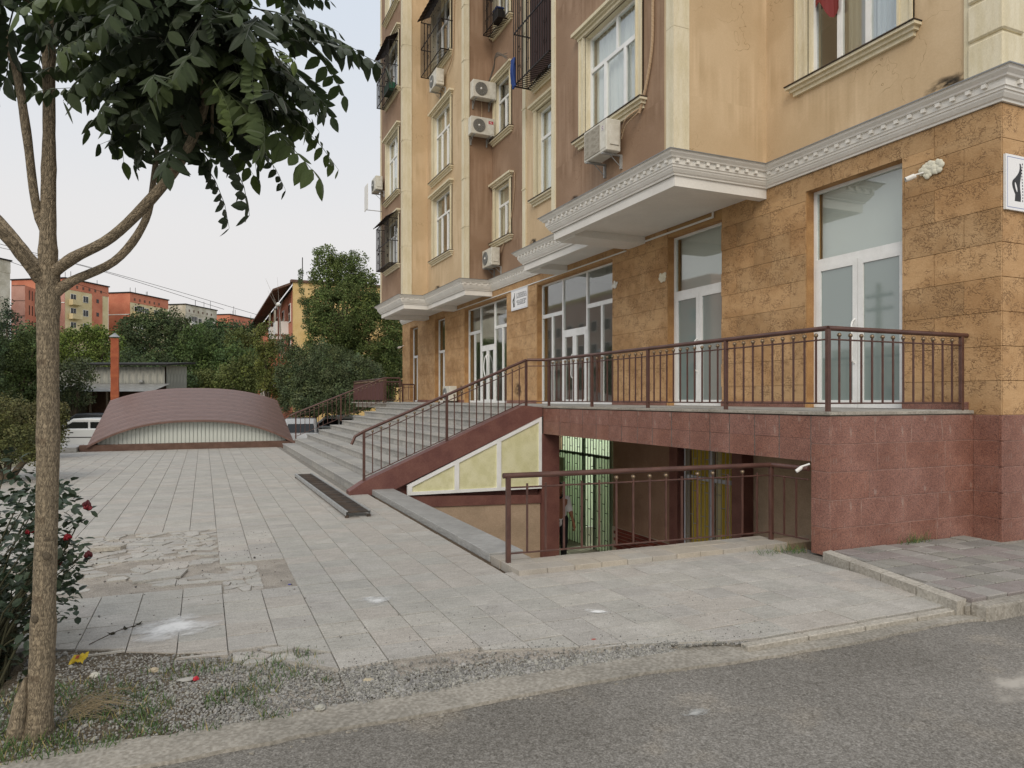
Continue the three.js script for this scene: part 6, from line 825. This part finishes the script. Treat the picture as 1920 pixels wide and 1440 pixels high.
{ // low annex with arched panels in front of the first block
  const t = thing('stair_annex', 'pink annex with red ribbed front below the orange block', 'building'); const a = at(22, 535, 140), b = at(47, 535, 140), c = at(72, 537, 146), top = a.y; const box = (p, q, y0, y1, n) => polyhedron([[p.x, y0, p.z], [q.x, y0, q.z], [q.x, y1, q.z], [p.x, y1, p.z]], [[0, 1, 2, 3]]); put(t, 'side', box(a, b, 2, top), pink); put(t, 'front', box(b, c, 2, top), orange); put(t, 'back', box(c, a.clone().add(V(0, 0, -9)), 2, top), pink); put(t, 'roof', polyhedron([[a.x, top, a.z], [b.x, top, b.z], [c.x, top, c.z], [a.x, top, a.z - 9]], [[0, 1, 2, 3]]), M.dark); for (let f = 0; f < 3; f++) for (let i = 0; i < 3; i++) { const p = b.clone().lerp(c, .3 + i * .22), q = b.clone().lerp(c, .38 + i * .22), o = V(0, 0, .15); put(t, 'window', box(p.clone().add(o), q.clone().add(o), top - 2.6 - f * 3, top - .7 - f * 3), M.carGlass); } for (let f = 0; f < 4; f++) { const g = []; for (const k of [0, 1]) g.push(box(a.clone().add(V(0, 0, .1)), b.clone().add(V(0, 0, .1)), top - .05 - f * 3, top + .05 - f * 3)); put(t, 'panel_joint', g[0], M.baseBrown); } base(t, b.x, 2, b.z);
}
{ // yellow house end-on behind the poplar
  const t = thing('yellow_house', 'yellow gabled house with orange balconies and deep dark eaves', 'building'); const X0 = 6.35, Z0h = -62.6, X1 = 19, Z1 = -118, top = 11.6, bot = -.5;
  put(t, 'gable_wall', bx(X0 + .6, X1, bot, top, Z0h, Z0h - .4), mottled(0xc9aa70, 0xd3b681, { m: 3, s: 141, grain: 8 })); put(t, 'side_wall', bx(X0 + .6, X0 + 1, bot, top - .6, Z0h - .401, Z1), orange); put(t, 'end_wall', bx(X0 + 1, X1, bot, top, Z1 + .4, Z1), cream); put(t, 'parapet_cap', bx(X0 + .4, X1 + .2, top, top + .2, Z0h + .15, Z0h - .6), M.baseBrown); put(t, 'roof', bx(X0 + .7, X1, top - .3, top - .1, Z0h - .61, Z1), M.dark);
  for (let z = Z0h - .5; z > Z1; z -= 5.5) { put(t, 'eave', polyhedron([[X0 - 1.0, top - .75, z], [X0 + .6, top - .1, z], [X0 + .6, top - .1, z - 5.4], [X0 - 1.0, top - .75, z - 5.4], [X0 - 1.0, top - .6, z], [X0 + .6, top + .1, z], [X0 + .6, top + .1, z - 5.4], [X0 - 1.0, top - .6, z - 5.4]], [[0, 1, 2, 3], [4, 5, 6, 7], [0, 1, 5, 4], [3, 2, 6, 7], [0, 3, 7, 4]]), M.baseBrown);
    for (let f = 0; f < 4; f++) { const y0 = top - 3.2 - f * 2.9; if (y0 < 0) continue; const w = put(t, 'window', bx(X0 + .52, X0 + .6, y0, y0 + 1.6, z - 1, z - 2.4), M.white); put(w, 'pane', bx(X0 + .5, X0 + .519, y0 + .1, y0 + 1.5, z - 1.1, z - 1.65), M.carGlass); put(w, 'pane', bx(X0 + .5, X0 + .519, y0 + .1, y0 + 1.5, z - 1.75, z - 2.3), M.carGlass); const b = put(t, 'balcony', join([bx(X0 - .5, X0 - .4, y0 - .9, y0 + .2, z - 3, z - 5.2), bx(X0 - .4, X0 + .6, y0 - .95, y0 - .85, z - 3, z - 5.2), bx(X0 - .4, X0 + .59, y0 - .85, y0 + .2, z - 3, z - 3.1)]), (f + Math.round(z)) % 3 ? orange : M.white); if ((f + Math.round(z)) % 2) put(b, 'glazing', bx(X0 - .47, X0 - .42, y0 + .2, y0 + 1.6, z - 3.05, z - 5.15), M.carGlass); } }
  put(t, 'antenna', rod([X0 + 1.4, top, Z0h - .3], [X0 + 1.4, top + 2.2, Z0h - .3], .04, 5), M.iron); base(t, X0, bot, Z0h);
}
{ // street lamp and bare saplings before the yellow house
  const t = thing('street_lamp', 'thin red-brown lamp post with round white head', 'street lamp'); const p = gB(522, 46), q = at(522, 575, 46); put(t, 'post', tube([p, V(p.x, q.y, p.z)], [.06, .045], 8), plain(0x6b3b2c, .7)); put(t, 'lamp_head', ball([p.x, q.y + .15, p.z],   .14, 12, 8), M.white); base(t, p.x, p.y, p.z);
  const s = thing('bare_sapling', 'bare grey branches beside the lamp post', 'tree'); const g = []; const b = gB(528, 47); for (const [px, py] of [[498, 522], [502, 545], [512, 560], [520, 520], [530, 560]]) g.push(tube(curve([b, at(526, 650, 47), at(524, 590, 47), at(px, py, 47)], 10), Array.from({ length: 11 }, (_, i) => .035 - i * .003), 5)); put(s, 'branches', join(g), plain(0x9a938a, .9)); base(s, b.x, b.y, b.z);
}
// overhead wires
[[[-10, 455, 90], [240, 520, 100], [560, 613, 120], 'single black wire crossing the sky above the blocks'], [[-10, 462, 88], [160, 500, 95], [420, 580, 110], 'upper of two wires near the left blocks'], [[-10, 480, 86], [60, 505, 92], [200, 550, 105], 'lower of two wires near the left blocks']].forEach(([a, b, c, label]) => solo('overhead_wire', tube(curve([at(...a), at(...b), at(...c)], 16), .03, 4), M.dark, label, 'wire', 'overhead wires'));
{ // across the way, out of the frame to the left: what the shop glass mirrors
  const t = thing('utility_pole', 'concrete utility pole with crossarms mirrored in the door glass', 'utility pole'); const x = -15, z = -26.3; put(t, 'pole', tube([[x, -.45, z], [x, 7.7, z]], [.2, .13], 10), M.concrete); for (const y of [6.3, 7.0]) { put(t, 'crossarm', bx(x - .06, x + .06, y, y + .1, z - .8, z + .8), M.iron); for (const k of [-.7, -.35, .35, .7]) put(t, 'insulator', ball([x, y + .18, z + k], .07, 8, 6), M.white); } base(t, x, -.45, z);
  const blk = (nm, label, x0, x1, z0, z1, h, m, m2) => { const t = thing(nm, label, 'building'); put(t, 'wall', bx(x0, x1, -.5, h, z0, z1), m); put(t, 'parapet', bx(x0 - .1, x1 + .1, h, h + .5, z0 + .1, z1 - .1), m2); for (let z = z0 - 2; z > z1 + 2; z -= 3.4) for (let y = 1.5; y < h - 2; y += 3) { const w = put(t, 'window', bx(x1, x1 + .08, y, y + 1.5, z, z - 1.5), M.white); put(w, 'pane', bx(x1 + .081, x1 + .1, y + .1, y + 1.4, z - .1, z - 1.4), M.carGlass); } base(t, x1, -.5, z0); };
  blk('pink_block', 'pink apartment block opposite, mirrored in the shop glass', -46, -34, -63, -86, 15, pink, pink); blk('brick_block', 'long rosy apartment block opposite, mirrored in the wide shopfront', -44, -30, -72, -112, 15, mottled(0xc9ada0, 0xd6beb2, { m: 9, s: 151, grain: 6 }), cream); blk('pale_block', 'pale apartment block opposite, mirrored in the shop glass', -52, -40, -36, -52, 6, dirtyWhite, dirtyWhite);
}
renderer.render(scene, camera);
